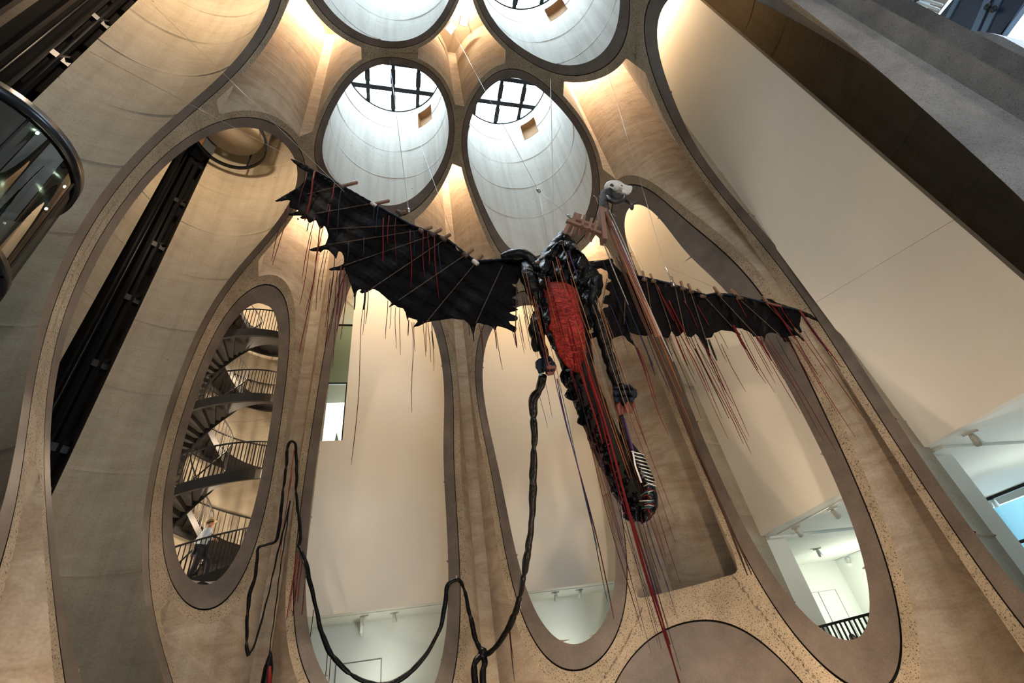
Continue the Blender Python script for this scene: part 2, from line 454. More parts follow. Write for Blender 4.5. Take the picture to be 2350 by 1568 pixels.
# ------------------------------------------------------------------ floor, roof, outer shell
MB().box((4, -4, -0.15), (42, 44, 0.3)).build('floor', MT['floor'], kind='structure', label='screed floor of the atrium')
g = np.arange(-16, 24.1, 0.25); RX, RY = np.meshgrid(g, np.arange(-25, 17.1, 0.25), indexing='ij')
R3 = np.stack([RX, RY, np.full_like(RX, ZT+0.02)], -1)
clip_mesh('ceiling', R3, [np.hypot(RX-TUBES[k][0]*P, RY-TUBES[k][1]*P)-RI-0.02 for k in 'ABCD'], MT['roof'])
tag(bpy.data.objects['ceiling'], 'roof slab over the silo tubes', None, None, 'structure')
def wall(name, a, b, z0, z1, th=0.25, mat='lobby', label=None):
    a = Vector((a[0], a[1], 0)); b = Vector((b[0], b[1], 0)); d = (b-a); n = Vector((-d.y, d.x, 0)).normalized()
    c = (a+b)/2+Vector((0, 0, (z0+z1)/2)); ang = math.atan2(d.y, d.x)
    return MB().box(c, (d.length, th, z1-z0), Matrix.Rotation(ang, 3, 'Z')).build(name, MT[mat], kind='structure', label=label)
wall('wall_left', (-15, -24.5), (-15, 16), 0, ZT, label='outer wall beyond the left tubes')
wall('wall_far', (-15, 16), (23, 16), 0, ZT, label='outer wall beyond the far galleries')
wall('wall_back', (-15, -24.5), (1, -24.5), 0, ZT, label='lobby wall beside the added fill-light opening')  # unseen opening left in this wall, sized for its cool fill light
wall('wall_back', (9, -24.5), (23, -24.5), 0, ZT, label='lobby wall on the far side of the added fill-light opening')
wall('wall_back', (1, -24.5), (9, -24.5), 7.2, ZT, label='lobby wall above the added fill-light opening')
wall('wall_back', (1, -24.5), (9, -24.5), 0, 4.5, label='lobby wall below the added fill-light opening')
# right outer wall with a window band low down and a bright upper window
wall('wall_right', (22.5, -24.5), (22.5, 16), 5.15, 12.5, label='outer wall beyond the right galleries')
wall('wall_right', (22.5, -24.5), (22.5, 16), 22.0, ZT, label='outer wall above the upper right window')
wall('wall_right', (22.5, -24.5), (22.5, 16), 0, 1.0, label='sill wall below the right gallery window')
wall('wall_right', (22.5, -24.5), (22.5, -18), 12.5, 22.0, label='pier beside the upper right window')
wall('wall_right', (22.5, -4), (22.5, 16), 12.5, 22.0, label='blank wall between upper window and far corner')
wall('wall_right', (22.5, -24.5), (22.5, -12), 1.0, 5.15, label='pier beside the low right window')

# ------------------------------------------------------------------ skylights
def skylight(n, key):
    cx, cy = TUBES[key][0]*P, TUBES[key][1]*P
    root = empty('window_%d' % n, (cx, cy, ZT), 'round glazed skylight with black grid bars at the top of a concrete tube', None, None, 'structure')
    R = RI+0.05
    MB().lathe([(R-0.10, -0.12), (R, -0.12), (R, 0.1), (R-0.10, 0.1), (R-0.10, -0.12)], (cx, cy, ZT), 64).build('ring_frame', MT['black'], root)
    for k in (-1, 0, 1):
        o = 1.34*k; h = math.sqrt(R*R-o*o)
        MB().box((cx+o, cy, ZT), (0.19, 2*h, 0.14)).build('glazing_bar', MT['black'], root)
        MB().box((cx, cy+o, ZT), (2*h, 0.24, 0.16)).build('glazing_bar', MT['black'], root)
        for j in (-1.5, -0.5, 0.5, 1.5):
            c = 1.34*j
            if abs(c) < math.sqrt(R*R-o*o)-0.3:
                MB().box((cx+o, cy+c, ZT-0.08), (0.26, 0.75, 0.10)).build('bar_cover', MT['black'], root)
    # panes between the bars
    ed = [-R, -1.34, 0, 1.34, R]
    for a in range(4):
        for b in range(4):
            pts = []
            for i in range(7):
                for j in range(7):
                    pass
            x0, x1, y0, y1 = ed[a], ed[a+1], ed[b], ed[b+1]
            xs = np.linspace(x0, x1, 10); top = np.minimum(y1, np.sqrt(np.maximum(R*R-xs*xs, 0))); bot = np.maximum(y0, -np.sqrt(np.maximum(R*R-xs*xs, 0)))
            keep = top > bot+0.02
            if keep.sum() < 2: continue
            xs, top, bot = xs[keep], top[keep], bot[keep]
            poly = [(cx+x, cy+y, ZT+0.03) for x, y in zip(xs, top)]+[(cx+x, cy+y, ZT+0.03) for x, y in zip(xs[::-1], bot[::-1])]
            MB().add(poly, [tuple(range(len(poly)))]).build('pane', MT['glass'], root)
for n, k in enumerate('ABCD'): skylight(n+1, k)
# ------------------------------------------------------------------ gallery walls and rooms
mb = MB()   # far wall with a slot left for the window
mb.box(((-1.66+8.6)/2, YW+0.1, (ZC+ZT)/2), (8.6+1.66, 0.2, ZT-ZC))
mb.box(((-1.66-2.5)/2, YW+0.1, (ZC+10.75)/2), (0.84, 0.2, 10.75-ZC))
mb.build('wall_far_gallery', MT['white'], kind='structure', label='tall white gallery wall behind the two middle openings')
MB().box((XW+0.1, 0, (ZC+ZT)/2), (0.2, 5.0, ZT-ZC)).build('wall_right_gallery', MT['white'], kind='structure', label='tall white wall in the opening behind the right wing')
MB().box((XW+0.1, (-6.82-3.42)/2, (ZC+ZT)/2), (0.2, 3.4, ZT-ZC)).build('wall_right_gallery', MT['white'], kind='structure', label='tall white wall with bluish daylight in the largest opening')
# slot window in the far wall
MT['lit'] = simple('glowing_room', (0.85, 0.88, 0.82), 0.8, emit=(0.93, 1.0, 0.95), estr=1.6)  # wall glows on its own, standing in for the room's light
MT['pale_green'] = simple('pale_green_wall', (0.55, 0.55, 0.47), 0.8)
win = empty('window_5', (-2.1, YW+0.15, 10.75), 'tall slot window with one brightly lit pane beside the white far wall', None, None, 'structure')
xa, xb = -2.75, -1.66
MB().box(((xa+xb)/2, 8.4, 12.1), (1.6, 0.05, 2.9)).build('glowing_wall', MT['lit'], win)
MB().add([(-2.25, 8.2, 10.6), (-1.72, 8.2, 10.6), (-2.12, 8.2, 12.0), (-2.25, 8.3, 10.6), (-1.72, 8.3, 10.6), (-2.12, 8.3, 12.0)], [(0, 1, 2), (3, 5, 4), (0, 2, 5, 3), (1, 4, 5, 2), (0, 3, 4, 1)]).build('room_wedge', MT['pale_green'], win)
MB().box(((xa+xb)/2-0.1, 8.9, 17.0), (2.0, 0.05, 7.0)).build('upper_back_wall', MT['pale_green'], win)
for z0, z1, m in ((10.75, 13.42, 'glass'), (13.5, 16.7, 'glass_green'), (16.75, 20.4, 'glass')):
    MB().box(((xa+xb)/2, YW+0.12, (z0+z1)/2), (xb-xa, 0.02, z1-z0)).build('pane', MT[m], win)
for z in (13.46, 16.72): MB().box(((xa+xb)/2, YW+0.1, z), (xb-xa, 0.08, 0.06)).build('transom', MT['black'], win)
MB().box((xb-0.03, YW+0.11, 12.1), (0.05, 0.1, 2.7)).build('mullion', MT['black'], win)
MB().box(((xa+xb)/2, YW+0.11, 10.74), (xb-xa, 0.14, 0.05)).build('window_sill', MT['black'], win)

# far gallery room under the wall
MB().box((2.9, 7.65, ZC+0.1), (12.4, 1.7, 0.2)).build('ceiling_far_gallery', MT['gallery'], kind='structure', label='white ceiling strip of the far gallery with track lights')
MB().box((2.9, 8.45, ZC/2), (12.4, 0.15, ZC)).build('wall_far_room', MT['gallery'], kind='structure', label='pale green-white back wall of the far gallery')
MB().box((-3.1, 7.5, ZC/2), (0.15, 1.8, ZC)).build('wall_far_room', MT['gallery'], kind='structure', label='left end wall of the far gallery')
MB().box((9.05, 7.5, ZC/2), (0.15, 1.8, ZC)).build('wall_far_room', MT['gallery'], kind='structure', label='right end wall of the far gallery')
a = at_y(770, 1527, 8.36); b = at_y(876, 1522, 8.36)
d5 = empty('door_1', (float(a[0]), 8.36, 0), 'flush white door set in the far gallery wall', None, None, 'structure')
zt = float(a[2])
MB().box(((a[0]+b[0])/2, 8.365, zt/2), (b[0]-a[0]-0.06, 0.03, zt-0.03)).build('leaf', MT['gallery'], d5)
MT['shadow_gap'] = simple('shadow_gap', (0.16, 0.17, 0.15), 0.8)
MB().box(((a[0]+b[0])/2, 8.368, zt/2+0.01), (b[0]-a[0], 0.03, zt+0.02)).build('frame', MT['shadow_gap'], d5)
q = at_z(830, 1440, ZC-0.25)
tag(MB().box((q[0], q[1]+0.3, ZC-0.22), (0.08, 1.0, 0.44)).build('ceiling_bulkhead', MT['gallery'], bevel=0.01), 'small white downstand box under the far gallery ceiling', 'bulkhead')

# right gallery rooms
cs = MB().box((15.05, -0.6, ZC+0.1), (7.1, 17.6, 0.2)).build('ceiling_right_gallery', MT['gallery'], kind='structure', label='white ceiling of the right galleries')
for y0, y1 in ((-3.5, -2.05), (2.62, 3.3)):
    MB().box((15, (y0+y1)/2, ZC-0.02), (6.6, y1-y0, 0.09)).build('downstand', MT['gallery'], cs)
MB().box((15.8, 7.85, ZC/2), (6.0, 0.15, ZC)).build('wall_right_room', MT['gallery'], kind='structure', label='back wall of the right gallery with a flush door')
MB().box((18.75, 4.8, ZC/2), (0.15, 6.0, ZC)).build('wall_right_room', MT['gallery'], kind='structure', label='side wall of the right gallery beyond the door')
MB().box((12.35, 5.5, ZC/2), (0.15, 4.6, ZC)).build('wall_right_room', MT['gallery'], kind='structure', label='pale blue-lit pier face beside the right gallery')
for k, c in enumerate(((11.6, 2.62), (11.6, -3.32))):
    MB().box((c[0]+0.35, c[1]+0.25, ZC/2), (0.9, 0.12, ZC)).build('wall_right_room', MT['gallery'], kind='structure', label='narrow white pier under a gallery wall corner')
a = at_y(1838, 1370, 7.77); b = at_y(1916, 1354, 7.77)
d6 = empty('door_2', (float(a[0]), 7.77, 0), 'pair of flush white door leaves in the right gallery wall', None, None, 'structure')
zt = float(b[2]); xm = (a[0]+b[0])/2
MB().box((xm, 7.772, zt/2), (b[0]-a[0]+0.05, 0.02, zt+0.03)).build('frame', MT['shadow_gap'], d6)
for s in (0, 1):
    MB().box((a[0]+(b[0]-a[0])*(0.25+0.5*s), 7.76, zt/2), ((b[0]-a[0])/2-0.04, 0.03, zt)).build('leaf', MT['gallery'], d6)
# low window wall on the right
win = empty('window_6', (18.4, -3, 0), 'low right gallery window with black mullions and daylight', None, None, 'structure')
MB().box((18.4, -3.6, 0.5), (0.12, 11, 1.0)).build('window_sill', MT['gallery'], win)
for y in np.arange(-8.4, 1.3, 1.55): MB().box((18.4, y, 2.9), (0.1, 0.09, 3.8)).build('mullion', MT['black'], win)
for z in (1.0, 3.45, 4.74): MB().box((18.4, -3.6, z), (0.1, 10, 0.09)).build('transom', MT['black'], win)
for y in np.arange(-8.4, 0.2, 1.55):
    for z0, z1 in ((1.0, 3.45), (3.45, 4.74)):
        MB().box((18.42, y+0.775, (z0+z1)/2), (0.015, 1.5, z1-z0)).build('pane', MT['glass'], win)
# building across the street
MT['facade'] = simple('teal_facade', (0.10, 0.22, 0.27), 0.25, spec=0.7)
MT['facade2'] = simple('pale_facade', (0.45, 0.50, 0.52), 0.6)
nb = empty('office_building', (27, 0, 0), 'teal glazed building with white column seen through the low window', 'building')
MB().box((29, 0, 5), (1.0, 34, 10)).build('glass_front', MT['facade'], nb)
for y in (-6, -1.5, 3, 7.5): MB().box((28.3, y, 5), (0.35, 0.45, 10)).build('column', MT['facade2'], nb)
for z in (2.2, 2.4, 2.6, 2.8): MB().box((28.3, 0.6, z), (0.1, 1.6, 0.07)).build('louvre', MT['facade2'], nb)
MB().box((28, 0, 0.6), (0.8, 34, 1.2)).build('plinth', MT['facade2'], nb)
MT['leaf'] = simple('pale_leaf', (0.22, 0.30, 0.12), 0.6)
tr = empty('small_tree', (24.6, 1.0, 0), 'small pale green tree outside the low window', 'tree')
MB().tube([(24.6, 1, 0), (24.65, 1.05, 1.2), (24.6, 1, 2.4)], [0.06, 0.05, 0.03], 8).build('trunk', MT['facade2'], tr)
mb = MB()
for k in range(500):
    c = Vector((24.6, 1.0, 2.7))+Vector(rng.normal(0, 0.42, 3)); d1 = Vector(rng.normal(0, 1, 3)).normalized()*0.10; d2 = d1.orthogonal().normalized()*0.04
    mb.add([c-d1, c+d2, c+d1, c-d2], [(0, 1, 2, 3)])
mb.build('foliage', MT['leaf'], tr, kind='stuff')

# track spotlights
MT['lampwhite'] = simple('lamp_white', (0.55, 0.56, 0.53), 0.4)
MT['lens'] = simple('lamp_lens', (0.9, 0.9, 0.85), 0.3, emit=(1, 0.97, 0.9), estr=4.0)
SPOTS = [(836, 1424, 'under the far gallery ceiling beside the bulkhead', (0.2, 0.5)), (905, 1417, 'under the far gallery ceiling above the door', (0.1, 0.6)),
         (1276, 1369, 'left of the pair in the far gallery behind the tail', (0.1, 0.6)), (1331, 1363, 'right of the pair in the far gallery behind the tail', (-0.1, 0.6)),
         (1832, 1221, 'first on the track under the wall behind the right wing', (0.6, 0.2)), (1916, 1178, 'second on the track under the wall behind the right wing', (0.6, 0.2)),
         (1879, 1268, 'alone on the ceiling of the right gallery', (0.5, 0.4)), (1946, 1284, 'by the lit back wall of the right gallery', (0.3, 0.6)),
         (2237, 1007, 'under the largest white wall', (0.6, 0.3)), (2281, 1152, 'at the head of the low window', (0.4, 0.3))]
for px, py, where, aim in SPOTS:
    q = at_z(px, py, ZC-0.14); q = Vector(q); top = Vector((q.x, q.y, ZC))
    dr = Vector((aim[0], aim[1], -0.75)).normalized()
    t = empty('track_spotlight', top, 'small white track spotlight '+where, 'spotlight', 'gallery track spotlights')
    MB().bar(top+Vector((0, 0, -0.015))-Vector((-aim[1], aim[0], 0)).normalized()*0.14, top+Vector((0, 0, -0.015))+Vector((-aim[1], aim[0], 0)).normalized()*0.14, 0.05, 0.05).build('track_adapter', MT['lampwhite'], t)
    MB().tube([top, q], 0.018, 8).build('stem', MT['lampwhite'], t)
    MB().lathe([(0.0, -0.10), (0.05, -0.10), (0.065, -0.04), (0.085, 0.14), (0.078, 0.14), (0.06, 0.02), (0.0, 0.02)], q, 20, dr).build('lamp_head', MT['lampwhite'], t)
    MB().lathe([(0.0, 0.125), (0.076, 0.125)], q, 20, dr).build('lens', MT['lens'], t)
for x0, y0, x1, y1, lb in ((-2.0, 7.0, 2.2, 7.0, 'far gallery behind the rope'), (4.8, 7.0, 8.2, 7.0, 'far gallery behind the tail'), (11.85, -2.0, 11.85, 2.4, 'gallery behind the right wing')):
    tag(MB().bar((x0, y0, ZC-0.008), (x1, y1, ZC-0.008), 0.035, 0.02).build('light_track', MT['lampwhite']), 'thin white light track on the ceiling of the '+lb, 'light track')

# railing in the right gallery with a visitor behind it
MT['rail'] = simple('black_rail', (0.02, 0.02, 0.022), 0.4, 0.3)
a = at_x(1880, 1449, 12.1); b = at_x(1992, 1431, 12.1)
rl = empty('railing', (12.1, float((a[1]+b[1])/2), 1.25), 'black metal railing at the foot of the opening behind the right wing', 'railing')
ya, yb = float(min(a[1], b[1]))-0.4, float(max(a[1], b[1]))+0.4
MB().box((12.1, (ya+yb)/2, 2.30), (0.06, yb-ya, 0.06)).build('top_rail', MT['rail'], rl)
MB().box((12.1, (ya+yb)/2, 1.32), (0.04, yb-ya, 0.04)).build('bottom_rail', MT['rail'], rl)
for y in np.arange(ya+0.1, yb, 0.17): MB().box((12.1, y, 1.8), (0.03, 0.045, 1.0)).build('baluster', MT['rail'], rl)
MB().box((14.0, 0.9, 0.62), (4.2, 6.4, 1.24)).build('floor_right_gallery', MT['floor'], kind='structure', label='raised floor of the right gallery')
# ------------------------------------------------------------------ people
MT['skin'] = simple('skin', (0.42, 0.20, 0.13), 0.5)
MT['hair'] = simple('dark_hair', (0.03, 0.02, 0.015), 0.6)
def skin_mesh(name, verts, edges, radii, mat, parent, sub=2, root=0):
    me = bpy.data.meshes.new(name); me.from_pydata([tuple(v) for v in verts], edges, []); me.update()
    o = link(name, me, mat, parent)
    s = o.modifiers.new('skin', 'SKIN'); s.use_smooth_shade = True
    sv = me.skin_vertices[0].data if me.skin_vertices else None
    if sv is None:
        bm = bmesh.new(); bm.from_mesh(me); bm.verts.layers.skin.verify(); bm.to_mesh(me); bm.free(); sv = me.skin_vertices[0].data
    for k, r in enumerate(radii):
        sv[k].radius = (r, r) if not hasattr(r, '__len__') else r
        sv[k].use_root = (k == root)
    d = o.modifiers.new('sub', 'SUBSURF'); d.levels = sub; d.render_levels = sub
    return o
def person(base, face_ang, label, shirt, trousers, pose, hat=None, seed=0):
    """base on the ground; local +x is where the person faces"""
    root = empty('person', base, label, 'person')
    R = Matrix.Rotation(face_ang, 3, 'Z'); b = Vector(base)
    def W_(p): return b+R @ Vector(p)
    J = {k: W_(v) for k, v in pose.items()}
    names = list(pose); idx = {k: i for i, k in enumerate(names)}
    rad = {'pelvis': (0.15, 0.12), 'waist': (0.145, 0.11), 'chest': (0.17, 0.12), 'collar': (0.10, 0.08), 'neck': 0.055,
           'hipL': 0.095, 'hipR': 0.095, 'kneeL': 0.062, 'kneeR': 0.062, 'ankL': 0.042, 'ankR': 0.042, 'toeL': 0.035, 'toeR': 0.035,
           'shL': 0.065, 'shR': 0.065, 'elL': 0.046, 'elR': 0.046, 'wrL': 0.032, 'wrR': 0.032}
    # body: one continuous surface (skin), clothes are its children
    E_ = [('pelvis', 'waist'), ('waist', 'chest'), ('chest', 'collar'), ('collar', 'neck'), ('pelvis', 'hipL'), ('hipL', 'kneeL'), ('kneeL', 'ankL'), ('ankL', 'toeL'),
          ('pelvis', 'hipR'), ('hipR', 'kneeR'), ('kneeR', 'ankR'), ('ankR', 'toeR'), ('collar', 'shL'), ('shL', 'elL'), ('elL', 'wrL'), ('collar', 'shR'), ('shR', 'elR'), ('elR', 'wrR')]
    body_n = [n for n in names if n in rad]
    bi = {n: i for i, n in enumerate(body_n)}
    skin_mesh('body', [J[n] for n in body_n], [(bi[a_], bi[b_]) for a_, b_ in E_], [rad[n] if not hasattr(rad[n], '__len__') else rad[n] for n in body_n], MT['skin'], root, 2, bi['pelvis'])
    def cloth(nm, ns, es, grow, mat):
        ii = {n: i for i, n in enumerate(ns)}
        rr = [tuple(np.array(rad[n] if hasattr(rad[n], '__len__') else (rad[n], rad[n]))+grow) for n in ns]
        return skin_mesh(nm, [J[n] for n in ns], [(ii[a_], ii[b_]) for a_, b_ in es], rr, mat, root, 2, 0)
    cloth('shirt', ['waist', 'pelvis', 'chest', 'collar', 'shL', 'elL', 'wrL', 'shR', 'elR', 'wrR'],
          [('pelvis', 'waist'), ('waist', 'chest'), ('chest', 'collar'), ('collar', 'shL'), ('shL', 'elL'), ('elL', 'wrL'), ('collar', 'shR'), ('shR', 'elR'), ('elR', 'wrR')], 0.018, shirt)
    cloth('trousers', ['pelvis', 'hipL', 'kneeL', 'ankL', 'hipR', 'kneeR', 'ankR'], [('pelvis', 'hipL'), ('hipL', 'kneeL'), ('kneeL', 'ankL'), ('pelvis', 'hipR'), ('hipR', 'kneeR'), ('kneeR', 'ankR')], 0.02, trousers)
    for s in 'LR':
        an, to = J['ank'+s], J['toe'+s]; d = (to-an); d.z = 0; d.normalize()
        g = [(an-d*0.06+Vector((0, 0, -0.06)), 0.04), (an+Vector((0, 0, -0.045)), 0.055), (an+d*0.10+Vector((0, 0, -0.06)), 0.045), (an+d*0.19+Vector((0, 0, -0.07)), 0.034)]
        MB().tube([q for q, _ in g], [r for _, r in g], 10).build('shoe', MT['hair'], root)
    # hands with five fingers
    for s in 'LR':
        w = J['wr'+s]; e = J['el'+s]; d = (w-e).normalized(); side = R @ Vector((0, 1 if s == 'L' else -1, 0)); dn = d.cross(side).normalized()
        if dn.z > 0: dn = -dn
        mb = MB(); mb.tube([w-d*0.02, w+d*0.04, w+d*0.085], [0.028, 0.037, 0.034], 10)
        for k, ln in enumerate((0.068, 0.078, 0.072, 0.058)):
            o0 = w+d*0.08+side*(-0.027+0.018*k)
            mb.tube([o0, o0+d*ln*0.5+dn*0.008, o0+d*ln*0.75+dn*0.04, o0+d*ln*0.6+dn*0.065], [0.0095, 0.009, 0.008, 0.006], 7)
        o0 = w+d*0.03-side*0.03
        mb.tube([o0, o0+d*0.03-side*0.025+dn*0.01, o0+d*0.055-side*0.022+dn*0.03], [0.011, 0.010, 0.008], 7)
        mb.build('hand', MT['skin'], root)
    # head
    hc = J['head']; hm = []
    n, m = 20, 24
    for i in range(n+1):
        v = math.pi*i/n; row = []
        for k in range(m):
            u = 2*math.pi*k/m
            x, y, z = 0.095*math.sin(v)*math.cos(u), 0.076*math.sin(v)*math.sin(u), 0.118*math.cos(v)
            if x > 0:
                if abs(y) < 0.02: x += 0.022*math.exp(-((z+0.018)/0.022)**2)*(1-abs(y)/0.02)      # nose
                x -= 0.010*math.exp(-((z-0.012)/0.014)**2)*math.exp(-((abs(y)-0.033)/0.015)**2)   # eye sockets
                x += 0.006*math.exp(-((z+0.058)/0.010)**2)*math.exp(-(y/0.025)**2)                # lips
            if z < -0.03: x *= 1-0.25*(-z-0.03)/0.09 if x < 0 else 1; y *= 1-0.35*(-z-0.03)/0.09
            row.append(hc+R @ Vector((x, y, z)))
        hm.append(row)
    hd = MB().grid(hm, True).build('head', MT['skin'], root)
    for s in (-1, 1):
        MB().lathe([(0, -0.008), (0.02, -0.006), (0.03, 0.004), (0.0, 0.006)], hc+R @ Vector((-0.012, 0.078*s, -0.005)), 12, R @ Vector((0, s, 0.1))).build('ear', MT['skin'], hd)
        MB().lathe([(0, 0.012), (0.008, 0.009), (0.012, 0)], hc+R @ Vector((0.078, 0.032*s, 0.012)), 10, R @ Vector((1, 0, 0))).build('eye', MT['hair'], hd)
    MB().tube([J['neck']-Vector((0, 0, 0.04)), J['neck'], hc-Vector((0, 0, 0.06))], [0.06, 0.052, 0.05], 12).build('neck', MT['skin'], root)
    hr = []
    for i in range(9):
        v = math.pi*0.62*i/8; row = []
        for k in range(m):
            u = 2*math.pi*k/m; vv = min(v, math.pi*(0.33+0.32*(0.5-0.5*math.cos(u))))
            row.append(hc+R @ Vector((0.104*math.sin(vv)*math.cos(u)-0.006, 0.085*math.sin(vv)*math.sin(u), 0.126*math.cos(vv))))
        hr.append(row)
    MB().grid(hr, True).build('hair', MT['hair'], root)
    if hat:
        h = MB().lathe([(0.0, 0.115), (0.05, 0.118), (0.082, 0.10), (0.094, 0.05), (0.10, 0.0), (0.155, -0.018), (0.165, -0.008), (0.10, 0.012), (0.0, 0.012)],
                       hc+R @ Vector((-0.008, 0, 0.055)), 28, R @ Vector((-0.16, 0, 1))).build('hat', hat, root, label='light straw hat')
        MB().lathe([(0.1015, 0.004), (0.098, 0.034)], hc+R @ Vector((-0.008, 0, 0.055)), 28, R @ Vector((-0.16, 0, 1))).build('hat_band', MT['hair'], h)
    return root
STAND = {'pelvis': (0, 0, 0.95), 'waist': (0, 0, 1.10), 'chest': (0.01, 0, 1.30), 'collar': (0, 0, 1.45), 'neck': (0.01, 0, 1.52), 'head': (0.03, 0, 1.66),
         'hipL': (0, 0.09, 0.90), 'hipR': (0, -0.09, 0.90), 'kneeL': (0.02, 0.10, 0.50), 'kneeR': (0.02, -0.10, 0.50), 'ankL': (0, 0.10, 0.09), 'ankR': (0, -0.10, 0.09),
         'toeL': (0.14, 0.11, 0.04), 'toeR': (0.14, -0.11, 0.04), 'shL': (0, 0.19, 1.42), 'shR': (0, -0.19, 1.42), 'elL': (-0.03, 0.24, 1.14), 'elR': (-0.03, -0.24, 1.14), 'wrL': (0.08, 0.22, 0.92), 'wrR': (0.08, -0.22, 0.92)}
CLIMB = dict(STAND)
CLIMB.update({'pelvis': (0, 0, 0.96), 'waist': (0.03, 0, 1.11), 'chest': (0.07, 0, 1.31), 'collar': (0.08, 0, 1.46), 'neck': (0.09, 0, 1.53), 'head': (0.12, 0, 1.67),
              'hipL': (0.02, 0.09, 0.92), 'kneeL': (0.33, 0.10, 0.72), 'ankL': (0.34, 0.10, 0.29), 'toeL': (0.48, 0.11, 0.24),
              'hipR': (0, -0.09, 0.92), 'kneeR': (-0.03, -0.10, 0.50), 'ankR': (-0.14, -0.10, 0.10), 'toeR': (0.0, -0.11, 0.04),
              'shL': (0.06, 0.19, 1.42), 'elL': (-0.08, 0.25, 1.20), 'wrL': (0.14, 0.22, 1.10),
              'shR': (0.08, -0.19, 1.42), 'elR': (-0.06, -0.27, 1.18), 'wrR': (0.20, -0.33, 1.14)})

# ------------------------------------------------------------------ spiral stair (two flights winding round one another)
SX, SY = -P, P; PITCH_T = 5.74
def helix_z(a, s): return 8.36+PITCH_T*(a+60)/360+2.87*s
def hpt(a, s, r, dz=0): return Vector((SX+r*math.cos(math.radians(a)), SY+r*math.sin(math.radians(a)), helix_z(a, s)+dz))
MT['stair'] = simple('stair_steel', (0.010, 0.0095, 0.0095), 0.6, 0.0, noise=0.3, nscale=3, spec=0.25)
MT['stair_under'] = simple('stair_underside', (0.020, 0.018, 0.017), 0.65, 0.0, spec=0.2)
st = empty('spiral_stair', (SX, SY, 3), 'black steel spiral stair with fine balusters inside the cut-open tube', 'stair')
R1, R0 = 2.2, 0.62
A0, A1 = -330, 520
for s in (0, 1):
    aa = np.arange(A0-s*180, A1-s*180, 6.0)
    # outer stringer as a bent channel
    for r, nm in ((R1, 'outer_stringer'), (R0, 'inner_stringer')):
        prof = [(r-0.02, 0.06), (r+0.02, 0.06), (r+0.02, -0.27), (r-0.02, -0.27)] if r > 1 else [(r-0.02, 0.05), (r+0.02, 0.05), (r+0.02, -0.24), (r-0.02, -0.24)]
        rows = []
        for a_ in aa:
            rows.append([hpt(a_, s, q[0], q[1]) for q in prof])
        MB().grid(rows, True, False).build(nm, MT['stair'], st)
    # lower flange of the stringer catches the light
    MB().grid([[hpt(a_, s, R1-0.06, -0.28), hpt(a_, s, R1+0.05, -0.28), hpt(a_, s, R1+0.05, -0.255), hpt(a_, s, R1-0.06, -0.255)] for a_ in aa], True, False).build('stringer_flange', MT['stair_under'], st)
    hr = MB().tube([hpt(a_, s, R1, 1.05) for a_ in aa], 0.028, 8).build('handrail', MT['stair'], st)
    MB().tube([hpt(a_, s, R0, 1.0) for a_ in aa], 0.025, 8).build('inner_handrail', MT['stair'], st)
    n_t = int((aa[-1]-aa[0])/10.6)
    for k in range(n_t):
        a0_ = aa[0]+k*10.6; a1_ = a0_+11.4; z = helix_z(a0_+5.3, s)
        if z < 4.2: continue
        vs = []
        for dz in (-0.035, 0.0):
            for rr, a_ in ((R0, a0_), (R1-0.02, a0_), (R1-0.02, a1_), (R0, a1_)):
                vs.append((SX+rr*math.cos(math.radians(a_)), SY+rr*math.sin(math.radians(a_)), z+dz))
        for rr, a_ in ((R0, a0_), (R1-0.02, a0_)):
            vs.append((SX+rr*math.cos(math.radians(a_)), SY+rr*math.sin(math.radians(a_)), z-0.175))
        MB().add(vs, [(0, 3, 2, 1), (4, 5, 6, 7), (0, 1, 5, 4), (1, 2, 6, 5), (2, 3, 7, 6), (3, 0, 4, 7), (0, 1, 9, 8)]).build('tread', MT['stair_under'], st)
    a_ = aa[0]
    while a_ < aa[-1]:
        m = (a_+360*3) % 360
        a_ += 2.9 if 262 <= m <= 342 else 7.0
        p0 = hpt(a_, s, R1, 0.05)
        if p0.z < 4.8 or p0.z > 16.8: continue
        MB().bar(p0, hpt(a_, s, R1, 1.03), 0.016, 0.022).build('baluster', MT['stair'], st)
    for a_ in np.arange(aa[0], aa[-1], 12.0):
        p0 = hpt(a_, s, R0, 0.04)
        if p0.z < 5 or p0.z > 16: continue
        MB().bar(p0, hpt(a_, s, R0, 0.98), 0.016, 0.02).build('inner_baluster', MT['stair'], st)
MT['shirt'] = simple('blue_check_shirt', (0.42, 0.50, 0.58), 0.8, noise=0.25, nscale=60)
MT['trousers'] = simple('dark_trousers', (0.012, 0.013, 0.022), 0.8)
MT['straw'] = simple('straw', (0.55, 0.42, 0.22), 0.8, noise=0.2, nscale=80)
pa = -56.0
pb = hpt(pa, -1, 1.75, 0.0)
person((pb.x, pb.y, helix_z(pa-4, -1)-0.02), math.radians(pa+90), 'person in straw hat, light blue shirt and dark trousers climbing the spiral stair', MT['shirt'], MT['trousers'], CLIMB, MT['straw'])
MT['blackcloth'] = simple('black_coat', (0.012, 0.012, 0.014), 0.8)
vq = at_x(1957, 1462, 13.0)
person((13.0, float(vq[1]), float(vq[2])-1.70), math.radians(200), 'person in black coat behind the gallery railing', MT['blackcloth'], MT['trousers'], STAND)

